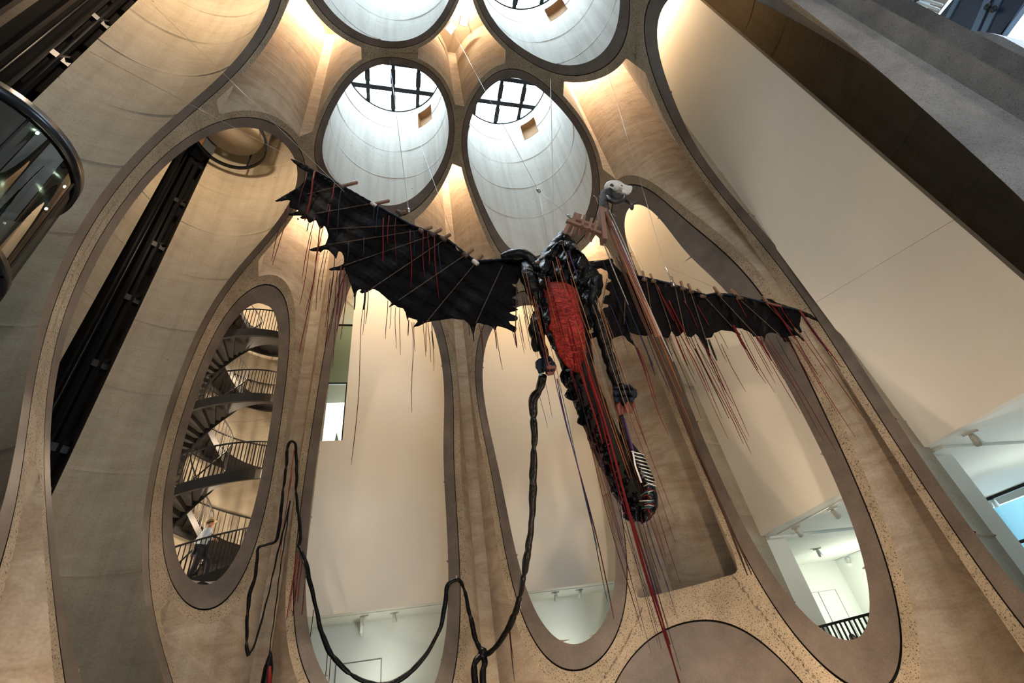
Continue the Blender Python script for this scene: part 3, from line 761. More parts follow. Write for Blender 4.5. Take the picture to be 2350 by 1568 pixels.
# ------------------------------------------------------------------ lifts in their tubes
MT['rail_dark'] = simple('lift_rail_steel', (0.02, 0.02, 0.022), 0.35, 0.7)
MT['shaft_back'] = simple('shaft_back', (0.035, 0.03, 0.026), 0.8)
for key, lb in (('E', 'dark vertical lift slot with black guide rails beside the landing ring'), ('F', 'dark vertical lift slot with black guide rails above the glass lift cabin')):
    cx, cy = TUBES[key][0]*P, TUBES[key][1]*P; a, b = SLOT[key]
    root = empty('lift_shaft', (cx, cy, 0), lb, None, None, 'structure')
    def pp(ang, r, z): return Vector((cx+r*math.cos(math.radians(ang)), cy+r*math.sin(math.radians(ang)), z))
    MB().grid([[pp(t, RI+0.95, -0.2), pp(t, RI+0.95, ZT)] for t in np.linspace(a-3, b+3, 8)]).build('shaft_back', MT['dark'], root)
    for t in (a, b):
        MB().grid([[pp(t, r, -0.2), pp(t, r, ZT)] for r in np.linspace(RI, RI+1.0, 4)]).build('shaft_side', MT['shaft_back'] if t == a else MT['dark'], root)
    for fr in (5.5, 10.5, 18.7)+((30.0, 44.0) if key == 'F' else ()):
        t = a+fr
        MB().bar(pp(t, RI+0.25, 0), pp(t, RI+0.25, ZT), 0.10, 0.14).build('guide_rail', MT['rail_dark'], root)
    MB().tube([pp(a+14.5, RI+0.35, 0), pp(a+14.5, RI+0.35, ZT)], 0.035, 8).build('hoist_cable', MT['rail_dark'], root)
    for z in np.arange(3.2, ZT, 2.6):
        MB().bar(pp(a+1, RI+0.3, z), pp(a+11, RI+0.3, z), 0.16, 0.22).build('rail_bracket', MT['rail_dark'], root)
        MB().box(pp(a+2.5, RI+0.22, z+0.16), (0.12, 0.12, 0.12)).build('rail_clip', MT['rail_dark'], root)
MT['cab_floor'] = simple('cab_underside', (0.23, 0.19, 0.14), 0.7, noise=0.1, nscale=3)
MT['cab_wood'] = simple('cab_wood_panel', (0.10, 0.05, 0.025), 0.5, noise=0.2, nscale=4)
MT['cab_grey'] = simple('cab_grey_panel', (0.06, 0.07, 0.08), 0.4, 0.4)
MT['frame'] = simple('lift_frame', (0.014, 0.017, 0.022), 0.25, 0.6)
MT['led'] = simple('led', (1, 1, 1), 0.4, emit=(0.80, 1.0, 0.62), estr=120.0)
def cab(cx, cy, zb, zt, lb, hot):
    t = empty('glass_lift', (cx, cy, zb), lb, 'lift')
    r = 1.38
    MB().lathe([(r-0.07, 0), (r, 0), (r, 0.16), (r-0.07, 0.16), (r-0.07, 0)], (cx, cy, zb), 64).build('bottom_ring', MT['frame'], t)
    MB().lathe([(r-0.09, -0.10), (r+0.03, -0.10), (r+0.03, 0.14), (r-0.09, 0.14), (r-0.09, -0.10)], (cx, cy, zt), 64).build('top_ring', MT['frame'], t)
    MB().lathe([(0, 0), (1.16, 0), (1.18, 0.14), (0, 0.14)], (cx, cy, zb+0.75 if not hot else zb+0.05), 48).build('cab_floor', MT['cab_floor'], t)
    MB().lathe([(0, 0), (r-0.08, 0), (r-0.08, 0.08), (0, 0.08)], (cx, cy, zt), 48).build('cab_roof', MT['frame'], t)
    for k in range(16):
        a0_, a1_ = k*22.5, k*22.5+21.9
        if 120 < (k*22.5 % 360) < 190:      # opaque panels on the slot side
            m = MT['cab_wood'] if k % 2 else MT['cab_grey']; rr = r-0.12
        else: m = MT['glass_dark'] if hot else MT['glass']; rr = r-0.03
        g = [[(cx+rr*math.cos(math.radians(a_)), cy+rr*math.sin(math.radians(a_)), z) for z in (zb+0.12, zt-0.05)] for a_ in np.linspace(a0_, a1_, 4)]
        MB().grid(g).build('glass_panel' if m in (MT['glass_dark'], MT['glass']) else 'back_panel', m, t)
    for a_ in (20, 75, -30, -85, 230):
        MB().bar((cx+(r-0.05)*math.cos(math.radians(a_)), cy+(r-0.05)*math.sin(math.radians(a_)), zb), (cx+(r-0.05)*math.cos(math.radians(a_)), cy+(r-0.05)*math.sin(math.radians(a_)), zt), 0.04, 0.06).build('mullion', MT['frame'], t)
    if hot:
        for a_ in (28, -20, 62, 100):
            q = Vector((cx+(r-0.16)*math.cos(math.radians(a_)), cy+(r-0.16)*math.sin(math.radians(a_)), zt-0.11))
            MB().lathe([(0, 0), (0.018, 0), (0.018, 0.03)], q, 12).build('led_lamp', MT['led'], t)
    MB().bar((cx-1.2, cy+0.75, zb+0.3), (cx-1.55, cy+1.05, zb+0.3), 0.5, 0.5).build('guide_shoe', MT['frame'], t)
    return t
cab(-6.4, -5.35, 7.5, 10.0, 'glass lift cabin with dark curved rim and bright small lamps', True)
cab(-6.38, 0.72, 21.5, 24.2, 'glass lift cabin high in the tube seen from below as a ring and disc', False)
# ------------------------------------------------------------------ hanging winged sculpture
YD = -4.0
def D(px, py, dy=0.0): return Vector(at_y(px, py, YD+dy))
def leather(name, col, rough, bump, bs, noise_=0.4):
    return simple(name, col, rough, noise=noise_, nscale=5, bump=bump, bscale=bs, spec=0.5)
MT['membrane'] = simple('black_membrane', (0.0045, 0.004, 0.0045), 0.75, noise=0.4, nscale=5, bump=0.9, bscale=9, spec=0.05)
MT['rubber'] = simple('black_rubber', (0.003, 0.0035, 0.0045), 0.26, noise=0.4, nscale=5, bump=1.0, bscale=9, spec=0.14)
MT['tailcloth'] = simple('tail_cloth', (0.012, 0.009, 0.007), 0.8, noise=0.8, nscale=9, bump=1.0, bscale=18, spec=0.12)
def brocade():
    m, nt, N, L, B = mat_base('red_brocade')
    tc = N.new('ShaderNodeTexCoord'); v = tc.outputs['Object']
    wv = N.new('ShaderNodeTexWave'); wv.wave_type = 'RINGS'; wv.inputs['Scale'].default_value = 3.2; wv.inputs['Distortion'].default_value = 14; wv.inputs['Detail'].default_value = 3; wv.inputs['Detail Scale'].default_value = 2.2
    L.new(v, wv.inputs['Vector'])
    col = ramp(N, L, wv.outputs['Fac'], [(0.25, (0.12, 0.009, 0.007)), (0.70, (0.25, 0.022, 0.015))])
    col = mixc(N, L, 0.5, col, ramp(N, L, noise(N, L, v, 6, 6), [(0.35, (0.35, 0.3, 0.3)), (0.6, (1, 1, 1))]), 'MULTIPLY')
    L.new(col, B.inputs['Base Color']); B.inputs['Roughness'].default_value = 0.75; B.inputs['Specular IOR Level'].default_value = 0.15
    bp = N.new('ShaderNodeBump'); bp.inputs['Strength'].default_value = 1.0; bp.inputs['Distance'].default_value = 0.04
    L.new(noise(N, L, v, 7, 6, 0.6, 1.0), bp.inputs['Height']); L.new(bp.outputs[0], B.inputs['Normal'])
    return m
MT['redcloth'] = brocade()
MT['redcloth_old'] = simple('red_brocade', (0.22, 0.017, 0.011), 0.75, noise=0.95, nscale=30, bump=1.0, bscale=26, spec=0.15)
MT['bluecloth'] = simple('blue_black_cloth', (0.006, 0.010, 0.020), 0.6, noise=0.4, nscale=8, bump=1.0, bscale=14, spec=0.15)
MT['brownred'] = simple('brown_red_cloth', (0.12, 0.03, 0.02), 0.7, noise=0.5, nscale=10, bump=0.5, bscale=14)
MT['timber'] = simple('pink_timber', (0.22, 0.115, 0.08), 0.7, noise=0.35, nscale=5, stretch=(1, 1, 0.15))
MT['stick'] = simple('brown_stick', (0.17, 0.09, 0.05), 0.7, noise=0.3, nscale=10)
MT['stitch'] = simple('stitched_cord', (0.065, 0.036, 0.02), 0.8, noise=0.95, nscale=34)
MT['bone'] = simple('bone', (0.62, 0.60, 0.55), 0.5, noise=0.25, nscale=9)
MT['horn'] = simple('horn', (0.015, 0.015, 0.017), 0.35, bump=0.6, bscale=20)
MT['wire'] = simple('steel_wire', (0.35, 0.35, 0.36), 0.3, 0.9)
MT['mesh'] = simple('wire_netting', (0.02, 0.02, 0.023), 0.6, 0.0, noise=0.9, nscale=34, bump=1.0, bscale=40)
MT['whitecord'] = simple('white_cord', (0.62, 0.58, 0.55), 0.7)
RIB = {'red': (0.22, 0.008, 0.010), 'darkred': (0.13, 0.008, 0.010), 'orange': (0.34, 0.10, 0.03), 'tan': (0.34, 0.19, 0.10), 'blue': (0.012, 0.026, 0.07), 'black': (0.010, 0.010, 0.012),
       'white': (0.62, 0.56, 0.52), 'purple': (0.10, 0.04, 0.18), 'teal': (0.03, 0.16, 0.18), 'brown': (0.075, 0.035, 0.022)}
RM_ = {k: simple(k+'_ribbon', tuple(v*0.55 for v in c), 0.7, spec=0.15) for k, c in RIB.items()}
drg = empty('winged_sculpture', D(1310, 700), 'hanging black winged creature with red belly, bone skull and trailing ribbons', 'sculpture')

def poly_sdf(X, Y, poly):
    """>0 inside a closed outline"""
    p = np.array(poly, float); q = np.roll(p, -1, 0); best = np.full(X.shape, 1e9); ins = np.zeros(X.shape, bool)
    for (x0, y0), (x1, y1) in zip(p, q):
        ex, ey = x1-x0, y1-y0; L2 = ex*ex+ey*ey+1e-9
        t = np.clip(((X-x0)*ex+(Y-y0)*ey)/L2, 0, 1)
        best = np.minimum(best, np.hypot(X-x0-t*ex, Y-y0-t*ey))
        c = ((y0 > Y) != (y1 > Y)) & (X < (x1-x0)*(Y-y0)/(y1-y0+1e-12)+x0); ins ^= c
    return np.where(ins, best, -best)
def sheet(name, outline, depth, mat, parent, step=3.5, thick=0.03, holes=()):
    o = np.array(outline); x0, y0 = o.min(0)-6; x1, y1 = o.max(0)+6
    gx_, gy_ = np.arange(x0, x1, step), np.arange(y0, y1, step)
    X, Y = np.meshgrid(gx_, gy_, indexing='ij')
    f = poly_sdf(X, Y, outline)
    fs = [f]
    for h in holes: fs.append(-poly_sdf(X, Y, h))
    dep = depth(X, Y)
    d = ((X-1175.0)/FPX)[..., None]*CR-((Y-784.0)/FPX)[..., None]*CU+CF
    P3 = CAM+((YD+dep-CAM[1])/d[..., 1])[..., None]*d
    ob = clip_mesh(name, P3, fs, mat, parent)
    so = ob.modifiers.new('thickness', 'SOLIDIFY'); so.thickness = thick; so.offset = 0
    return ob
LW = [(724, 393), (760, 415), (783, 426), (820, 447), (855, 467), (900, 490), (940, 514), (985, 535), (1024, 548), (1035, 555), (1050, 575), (1075, 588), (1092, 600), (1130, 598), (1160, 594), (1172, 585), (1196, 578), (1214, 583), (1226, 598), (1226, 612),
      (1205, 622), (1190, 640), (1186, 652), (1176, 650), (1175, 655), (1188, 663), (1187, 676), (1172, 684), (1188, 690), (1187, 702), (1170, 702), (1188, 709), (1188, 712), (1166, 717), (1172, 722), (1188, 728), (1187, 736), (1166, 736), (1172, 745), (1186, 752), (1183, 764),
      (1160, 752), (1141, 747), (1135, 760), (1131, 751), (1120, 745), (1093, 741), (1086, 775), (1083, 758), (1079, 745), (1065, 734), (1038, 730), (992, 736), (976, 741), (946, 753), (961, 735), (937, 727), (936, 742), (931, 718), (925, 707), (910, 704), (905, 698), (887, 710), (900, 695), (887, 683), (870, 668), (855, 662), (841, 671), (824, 675), (832, 663), (820, 665), (814, 690), (811, 671), (800, 636), (791, 619), (747, 621), (789, 607), (791, 595), (785, 578), (776, 575), (771, 594), (765, 584), (752, 572), (741, 572), (728, 590), (735, 576), (703, 575), (747, 563), (754, 545), (752, 528), (744, 516), (736, 526), (731, 518), (726, 504), (716, 508), (709, 512), (703, 500), (680, 504), (700, 494), (657, 494), (690, 484), (665, 475), (667, 458), (626, 464), (662, 444), (688, 428), (703, 410), (706, 394), (690, 386), (662, 362), (700, 378)]
RW = [(1340, 602), (1380, 598), (1400, 596), (1412, 612), (1425, 624), (1455, 632), (1483, 639), (1513, 645), (1530, 648), (1544, 652), (1580, 665), (1605, 672), (1620, 678), (1644, 673), (1679, 675), (1707, 683), (1740, 690), (1752, 686), (1769, 687), (1780, 694), (1835, 713), (1860, 722), (1882, 740), (1855, 728), (1838, 722), (1836, 736), (1834, 749), (1842, 768), (1830, 757), (1821, 745), (1822, 756), (1835, 770), (1850, 788), (1830, 770), (1805, 772), (1808, 780), (1823, 786), (1800, 784), (1796, 775), (1784, 765), (1769, 762), (1757, 768), (1754, 785), (1750, 770), (1730, 773), (1728, 768), (1718, 760), (1702, 754), (1684, 752), (1700, 770), (1680, 760), (1656, 757), (1636, 765), (1634, 775), (1620, 775), (1625, 800), (1632, 826), (1618, 800), (1608, 777), (1597, 765), (1586, 775), (1578, 772), (1570, 758), (1560, 771), (1552, 772), (1545, 764), (1541, 757), (1536, 774), (1530, 776), (1520, 770), (1503, 765), (1483, 771), (1457, 767), (1443, 762), (1448, 778), (1459, 796), (1440, 780), (1431, 769), (1411, 774), (1396, 786), (1386, 760), (1379, 715), (1386, 708), (1397, 705), (1396, 698), (1384, 696), (1388, 680), (1400, 677), (1400, 668), (1390, 664), (1393, 650), (1403, 648), (1404, 641), (1395, 638), (1396, 622), (1370, 612), (1345, 616)]
def dL(X, Y):
    f = (1190-X)/500.0
    return 0.25*np.sin(f*3.0)*0.8+0.06*np.sin(X*0.055+Y*0.03)+0.05*np.sin((X+Y*1.7)*0.035)+0.02*np.sin(Y*0.16-X*0.09+2*np.sin(X*0.021))+0.012*np.sin(X*0.33+Y*0.22+3*np.sin(Y*0.03))+0.007*np.sin(Y*0.5-X*0.3+4*np.sin(X*0.017+Y*0.02))
def dR(X, Y):
    f = (X-1380)/480.0
    return 0.15*np.sin(f*3.0)+0.06*np.sin(X*0.10-Y*0.045)+0.045*np.sin((X-Y)*0.05)+0.025*np.sin(X*0.24+Y*0.03)+0.012*np.sin(X*0.5-Y*0.2)+0.010*np.sin(X*0.42+Y*0.3)
LWo = sheet('wing', LW, dL, MT['membrane'], drg)
RWo = sheet('wing', RW, dR, MT['membrane'], drg)
LWo['label'] = 'broad ragged black wing'; RWo['label'] = 'narrow ragged black wing'
def on(fn, px, py, off=-0.06):
    return D(px, py, float(fn(np.array(float(px)), np.array(float(py))))+off)
def spar(fn, pts, r, mat, nm, par, n=14):
    pts = np.array(pts, float); seg = []
    for a_, b_ in zip(pts[:-1], pts[1:]):
        for t in np.linspace(0, 1, n, endpoint=False): seg.append(a_+(b_-a_)*t)
    seg.append(pts[-1])
    return MB().tube([on(fn, *q) for q in seg], [r*(0.8+0.35*(k % 2)) for k in range(len(seg))], 7).build(nm, mat, par)
for pts in ([(783, 426), (705, 446)], [(855, 467), (726, 490)], [(940, 516), (755, 526)], [(961, 529), (752, 562)], [(996, 539), (788, 610)], [(1023, 548), (852, 663)], [(1068, 585), (914, 690)], [(1091, 604), (978, 740)], [(1153, 610), (1092, 742)], [(1186, 650), (1183, 760)]):
    spar(dL, pts, 0.011, MT['stitch'], 'wing_spar', LWo, 26)
spar(dL, [(726, 394), (783, 426), (855, 467), (940, 515), (1024, 548), (1092, 600), (1160, 595)], 0.028, MT['bluecloth'], 'leading_pole', LWo, 10)
for a_, b_ in (((783, 428), (820, 419)), ((858, 469), (893, 461)), ((918, 488), (941, 485)), ((966, 530), (991, 522)), ((993, 537), (1013, 527)), ((1018, 548), (1034, 538)), ((1068, 586), (1086, 572)), ((1092, 602), (1107, 586))):
    MB().bar(on(dL, *a_), on(dL, *b_), 0.065, 0.05).build('stick_end', MT['stick'], LWo)
    MB().tube([on(dL, a_[0]-6, a_[1]-3, -0.08), on(dL, a_[0]+4, a_[1]+4, -0.08)], 0.05, 8).build('lashing', MT['whitecord'] if a_[0] in (858, 1092) else MT['stitch'], LWo)
for pts in ([(1483, 640), (1496, 725)], [(1500, 640), (1535, 740), (1540, 758)], [(1548, 655), (1558, 700), (1572, 765)], [(1566, 660), (1575, 700)], [(1584, 668), (1620, 780)], [(1612, 676), (1680, 750)], [(1640, 668), (1735, 770)], [(1680, 672), (1790, 770)], [(1752, 690), (1818, 758)], [(1435, 680), (1432, 745)], [(1393, 640), (1379, 715)]):
    spar(dR, pts, 0.011, MT['stitch'], 'wing_spar', RWo, 22)
spar(dR, [(1455, 632), (1513, 645), (1580, 665), (1620, 678), (1644, 673), (1707, 683), (1835, 713)], 0.026, MT['bluecloth'], 'leading_pole', RWo, 10)
for a_, b_ in (((1478, 641), (1474, 623)), ((1499, 645), (1492, 629)), ((1546, 655), (1540, 636)), ((1567, 662), (1562, 646)), ((1586, 668), (1579, 652)), ((1613, 679), (1600, 664)), ((1652, 676), (1638, 659)), ((1697, 683), (1677, 663)), ((1760, 693), (1749, 681))):
    MB().bar(on(dR, *a_), on(dR, *b_), 0.05, 0.045).build('stick_end', MT['stick'], RWo)
    MB().tube([on(dR, a_[0]-5, a_[1]+1, -0.08), on(dR, a_[0]+6, a_[1]+3, -0.08)], 0.04, 8).build('lashing', MT['stitch'], RWo)
MB().tube([on(dR, 1750, 694), on(dR, 1800, 705), on(dR, 1836, 714)], 0.03, 8).build('wrapped_tip_pole', MT['brownred'], RWo)

# body: lofts along pixel centre lines, radii in pixels
PXM = 1.0
def loft(name, pts, mat, par, n=18, flat=0.8, wr=0.0, wf=7.0, ph=0.0, sub=6, dy=0.0):
    """pts: (px, py, radius_px, depth)"""
    pts = np.array(pts, float); K = []
    for i in range(len(pts)-1):
        p0, p1, p2, p3 = pts[max(i-1, 0)], pts[i], pts[i+1], pts[min(i+2, len(pts)-1)]
        for t in np.linspace(0, 1, sub, endpoint=False):
            K.append(0.5*((2*p1)+(-p0+p2)*t+(2*p0-5*p1+4*p2-p3)*t*t+(-p0+3*p1-3*p2+p3)*t**3))
    K.append(pts[-1]); C = [D(k[0], k[1], k[3]+dy) for k in K]; rows = []
    vd = Vector((0, -1, 0)); s = 0
    for i, c in enumerate(C):
        t = (C[min(i+1, len(C)-1)]-C[max(i-1, 0)]).normalized()
        side = t.cross(vd).normalized(); fr = side.cross(t)
        dist = (c-Vector(CAM)).dot(Vector(CF)); r = max(K[i][2], 0.5)*dist/FPX
        if i: s += (c-C[i-1]).length
        row = []
        for k in range(n):
            a_ = 2*math.pi*k/n
            w = 1+wr*(math.sin(s*wf*2+a_*2+ph)+0.6*math.sin(s*wf*3.7-a_*3+ph*2))
            row.append(c+side*(math.cos(a_)*r*w)+fr*(math.sin(a_)*r*flat*w))
        rows.append(row)
    rows = [[C[0]]*n]+rows+[[C[-1]]*n]
    return MB().grid(rows, True).build(name, mat, par)
torso = loft('torso', [(1290, 552, 12, 0), (1284, 580, 22, 0), (1282, 605, 46, -.05), (1285, 640, 52, -.1), (1292, 690, 50, -.1), (1302, 740, 50, -.1), (1316, 800, 44, -.05), (1328, 850, 38, 0)], MT['rubber'], drg, 24, 0.6, 0.035, 3)
belly = loft('belly', [(1272, 655, 20, -.28), (1286, 668, 38, -.42), (1290, 700, 43, -.47), (1298, 750, 43, -.47), (1312, 805, 37, -.42), (1322, 835, 24, -.34), (1326, 850, 8, -.2)], MT['redcloth'], drg, 24, 0.45, 0.03, 3)
# folds over the belly
for k, (px, py) in enumerate(((1262, 690), (1268, 705), (1276, 718), (1290, 790), (1300, 808))):
    MB().tube([D(px, py, -0.66), D(px+22, py+5-k, -0.72), D(px+48, py-2, -0.70)], [0.006, 0.012, 0.006], 7).build('belly_fold', MT['redcloth'], belly)
tail = loft('tail', [(1318, 825, 36, 0), (1338, 880, 37, 0), (1360, 940, 37, 0), (1385, 1000, 38, .0), (1412, 1060, 38, 0), (1440, 1120, 37, 0), (1468, 1165, 32, 0), (1478, 1185, 20, 0)], MT['tailcloth'], drg, 22, 0.8, 0.03, 4)
for k in range(17):
    f = k/16.0; px = 1298+f*150+6*math.sin(k*2.3); py = 860+f*318
    w = 20+8*math.sin(k*1.7); h = 26+8*math.cos(k*2.1)
    out = [(px-4, py-h*0.6), (px+w, py-h*0.9), (px+w*1.1, py+h*0.2), (px+w*0.5, py+h*0.75), (px+2, py+h*0.95), (px-9-3*(k % 3), py+h*0.5), (px-13, py+h*0.1)]
    sheet('ruffle', out, lambda X, Y, k=k: -0.16+0.08*np.sin(X*0.2+k)+0.05*np.sin(Y*0.3), MT['rubber'], tail, 4.0, 0.02)
for k in range(5):
    px = 1440+k*11; py = 1180+((k*7) % 12)
    sheet('tail_flap', [(px-8, py-22), (px+10, py-20), (px+12, py+2), (px+2, py+16), (px-8, py+8)], lambda X, Y: -0.2+0.05*np.sin(X*0.3), MT['rubber'], tail, 4.0, 0.02)
# draped leather over chest and sides
def fold(X, Y): return -0.42+0.07*np.sin(X*0.16+Y*0.05)+0.05*np.sin(Y*0.17-X*0.06)+0.03*np.sin(X*0.4+Y*0.2)
sheet('chest_drape', [(1222, 604), (1236, 596), (1250, 588), (1262, 575), (1280, 556), (1293, 552), (1302, 575), (1300, 600), (1292, 622), (1280, 640), (1262, 648), (1248, 640), (1232, 632)], fold, MT['rubber'], torso, 3.0, 0.03)
sheet('chest_drape', [(1298, 556), (1318, 566), (1336, 580), (1350, 600), (1356, 640), (1352, 676), (1340, 704), (1330, 690), (1322, 664), (1310, 640), (1300, 610)], lambda X, Y: fold(X, Y)-0.03, MT['rubber'], torso, 3.0, 0.03)
sheet('side_drape', [(1236, 640), (1256, 646), (1256, 690), (1262, 730), (1268, 770), (1280, 810), (1268, 800), (1254, 770), (1246, 730), (1238, 690)], lambda X, Y: fold(X, Y)-0.12, MT['rubber'], torso, 3.0, 0.03)
sheet('side_drape', [(1330, 660), (1346, 680), (1352, 720), (1362, 745), (1352, 760), (1346, 740), (1338, 710)], lambda X, Y: fold(X, Y)-0.1, MT['rubber'], torso, 3.0, 0.03)
# shoulders and arms
loft('shoulder_hood', [(1150, 592, 10, 0), (1175, 588, 16, -.05), (1205, 590, 18, -.1), (1224, 606, 14, -.1), (1222, 622, 6, -.1)], MT['rubber'], drg, 16, 0.9, 0.05, 5)
arm1 = loft('arm', [(1206, 610, 14, -.1), (1214, 640, 20, -.2), (1226, 672, 19, -.2), (1240, 705, 15, -.2), (1236, 735, 18, -.2), (1232, 760, 20, -.2), (1240, 785, 12, -.2), (1250, 815, 10, -.2), (1252, 840, 9, -.2)], MT['rubber'], drg, 18, 0.9, 0.06, 8)
sheet('sleeve_flap', [(1228, 720), (1246, 735), (1242, 770), (1238, 806), (1225, 808), (1219, 790), (1222, 752)], lambda X, Y: -0.25+0.04*np.sin(X*0.3), MT['rubber'], arm1, 4, 0.03)
sheet('cuff', [(1240, 822), (1262, 818), (1275, 842), (1262, 860), (1250, 848), (1240, 858), (1232, 846), (1231, 832)], lambda X, Y: -0.3+0.05*np.sin(X*0.4), MT['bluecloth'], arm1, 3, 0.05)
sheet('cuff_lining', [(1262, 830), (1276, 842), (1272, 858), (1256, 862), (1254, 842)], lambda X, Y: -0.34+0.05*np.sin(Y*0.4), MT['brownred'], arm1, 3, 0.03)
for k, (dx, dy_) in enumerate(((-8, 14), (0, 18), (8, 16), (16, 12), (-14, 6))):
    MB().tube([D(1254+dx*0.3, 842, -0.3), D(1254+dx*0.7, 842+dy_*0.6, -0.34), D(1254+dx, 842+dy_, -0.3)], [0.03, 0.025, 0.012], 7).build('finger', MT['rubber'], arm1)
loft('upper_sleeve', [(1330, 603, 10, 0), (1352, 612, 11, -.05), (1390, 603, 8, 0), (1402, 600, 7, .05)], MT['rubber'], drg, 14, 0.9, 0.05, 8)
arm2 = loft('arm', [(1340, 622, 12, -.1), (1352, 640, 24, -.2), (1360, 662, 22, -.2), (1356, 690, 15, -.2), (1362, 720, 14, -.2), (1378, 750, 19, -.2), (1388, 790, 15, -.2), (1400, 830, 15, -.2), (1410, 865, 14, -.2), (1420, 888, 14, -.2)], MT['rubber'], drg, 18, 0.9, 0.07, 9)
loft('puffed_sleeve', [(1338, 618, 8, -.2), (1350, 632, 22, -.26), (1364, 652, 21, -.28), (1362, 672, 10, -.2)], MT['rubber'], arm2, 18, 1.0, 0.07, 16)
sheet('cuff', [(1408, 890), (1430, 886), (1447, 884), (1460, 897), (1461, 908), (1452, 920), (1434, 926), (1420, 930), (1410, 918)], lambda X, Y: -0.3+0.07*np.sin(X*0.35)+0.05*np.cos(Y*0.4), MT['bluecloth'], arm2, 3, 0.05)
sheet('cuff_lining', [(1411, 915), (1434, 922), (1455, 916), (1456, 932), (1450, 950), (1436, 946), (1420, 955), (1412, 935)], lambda X, Y: -0.26+0.05*np.sin(X*0.3), MT['brownred'], arm2, 3, 0.03)
loft('chest_pouch', [(1318, 575, 8, -.3), (1335, 600, 16, -.35), (1345, 640, 14, -.35), (1335, 668, 8, -.3)], MT['rubber'], drg, 16, 0.7, 0.06, 8)
loft('neck_sleeve', [(1296, 538, 12, 0), (1276, 565, 16, 0), (1256, 590, 16, 0), (1240, 612, 14, 0)], MT['rubber'], drg, 16, 0.8, 0.08, 7)
loft('neck_sleeve', [(1300, 545, 10, -.1), (1312, 565, 12, -.15), (1322, 600, 14, -.2)], MT['rubber'], drg, 16, 0.8, 0.08, 7)
for px, py in ((1299, 564), (1318, 570)):
    loft('pale_pad', [(px-1, py-10, 4, -.32), (px, py, 9, -.36), (px+2, py+11, 5, -.32)], MT['stitch'], drg, 12, 0.5)
loft('hip_flap', [(1372, 765, 6, -.1), (1352, 772, 7, -.1), (1335, 764, 4, -.1)], MT['rubber'], drg, 10, 0.8, 0.05)
# hanging bundle with white ribs below the right hand
bun = loft('hanging_bundle', [(1424, 952, 6, -.2), (1430, 985, 8, -.2), (1436, 1012, 10, -.2), (1450, 1035, 14, -.2), (1466, 1065, 19, -.2), (1482, 1105, 20, -.2), (1492, 1140, 17, -.2), (1492, 1168, 15, -.2), (1482, 1184, 6, -.2)], MT['rubber'], drg, 16, 0.8, 0.06, 9)
for k in range(9):
    f = k/8; px = 1452+f*32; py = 1036+f*72
    MB().tube([D(px-4+f*4, py, -0.5), D(px+10, py+4, -0.55), D(px+26-f*3, py+8, -0.45)], [0.006, 0.009, 0.005], 6).build('white_rib', MT['bone'], bun)
MB().tube([D(1452, 1036, -0.5), D(1458, 1070, -0.52), D(1472, 1108, -0.5)], 0.014, 6).build('white_spine', MT['whitecord'], bun)
for k in range(12):
    f = k/11; px = 1484+3*math.sin(k); py = 1112+f*60
    MB().tube([D(px-8+rng.normal(0,3), py+2+rng.normal(0,4), -0.45), D(px+4, py-2+rng.normal(0,3), -0.52), D(px+18-4*f, py+4+rng.normal(0,5), -0.42)], [0.007, 0.009, 0.006], 6).build('coil', RM_['white' if k % 3 == 0 else ('teal' if k % 3 == 1 else 'red')], bun)
MB().tube([D(1432, 960, -0.4), D(1440, 990, -0.42), D(1452, 1030, -0.42), D(1458, 1075, -0.44)], 0.016, 6).build('purple_cord', RM_['purple'], bun)

# timber neck
def beam(a_, b_, w, h, nm='timber_beam', da=0.0, db=0.0, par=drg, mat='timber'):
    return MB().bar(D(*a_, da), D(*b_, db), w, h, (0, 1, 0)).build(nm, MT[mat], par, bevel=0.006)
beam((1302, 545), (1322, 490), 0.10, 0.07, da=-.05, db=-.25); beam((1312, 548), (1331, 493), 0.10, 0.07, da=.12, db=-.08); beam((1294, 538), (1310, 505), 0.09, 0.07, da=-.2, db=-.3)
beam((1300, 507), (1388, 540), 0.10, 0.08, da=-.32, db=-.32); beam((1314, 502), (1386, 526), 0.09, 0.08, da=-.05, db=-.12)
for px, py in ((1338, 520), (1354, 527), (1366, 533)):
    MB().bar(D(px, py-14, -0.22), D(px-6, py+10, -0.22), 0.06, 0.34, (0, 1, 0)).build('timber_cleat', MT['timber'], drg, bevel=0.006)
post = beam((1378, 482), (1386, 556), 0.12, 0.22, 'timber_post', -.3, -.3)
beam((1382, 480), (1512, 772), 0.15, 0.05, 'timber_plank', -.15, -.15)
beam((1388, 478), (1404, 520), 0.10, 0.04, 'timber_plank', -.28, -.28)
# skull on a netting neck
neck = loft('netting_neck', [(1398, 505, 8, -.2), (1392, 485, 9, -.2), (1386, 468, 10, -.2), (1390, 448, 13, -.2), (1400, 440, 10, -.2)], MT['mesh'], drg, 14, 0.9, 0.10, 20)
for k in range(44):
    a_ = rng.uniform(0, 1); px = 1384+rng.normal(0, 7)+14*a_*a_; py = 500-60*(1-a_)+rng.normal(0, 4)
    q = D(px, py, -0.2+rng.normal(0, 0.08)); d1 = Vector(rng.normal(0, 1, 3)).normalized()*0.08
    MB().tube([q-d1, q+d1.orthogonal()*0.3, q+d1], 0.008, 5).build('netting_strand', MT['wire' if k % 2 else 'mesh'], neck)
skl = loft('skull', [(1394, 436, 8, -.2), (1402, 430, 16, -.22), (1416, 429, 16, -.24), (1430, 433, 12, -.26), (1440, 434, 10, -.27), (1450, 431, 5, -.27), (1456, 430, 1.5, -.27)], MT['bone'], drg, 18, 0.8, 0.02, 6)
loft('snout', [(1426, 440, 8, -.26), (1438, 442, 7, -.27), (1446, 438, 4, -.27)], MT['bone'], skl, 14, 0.8)
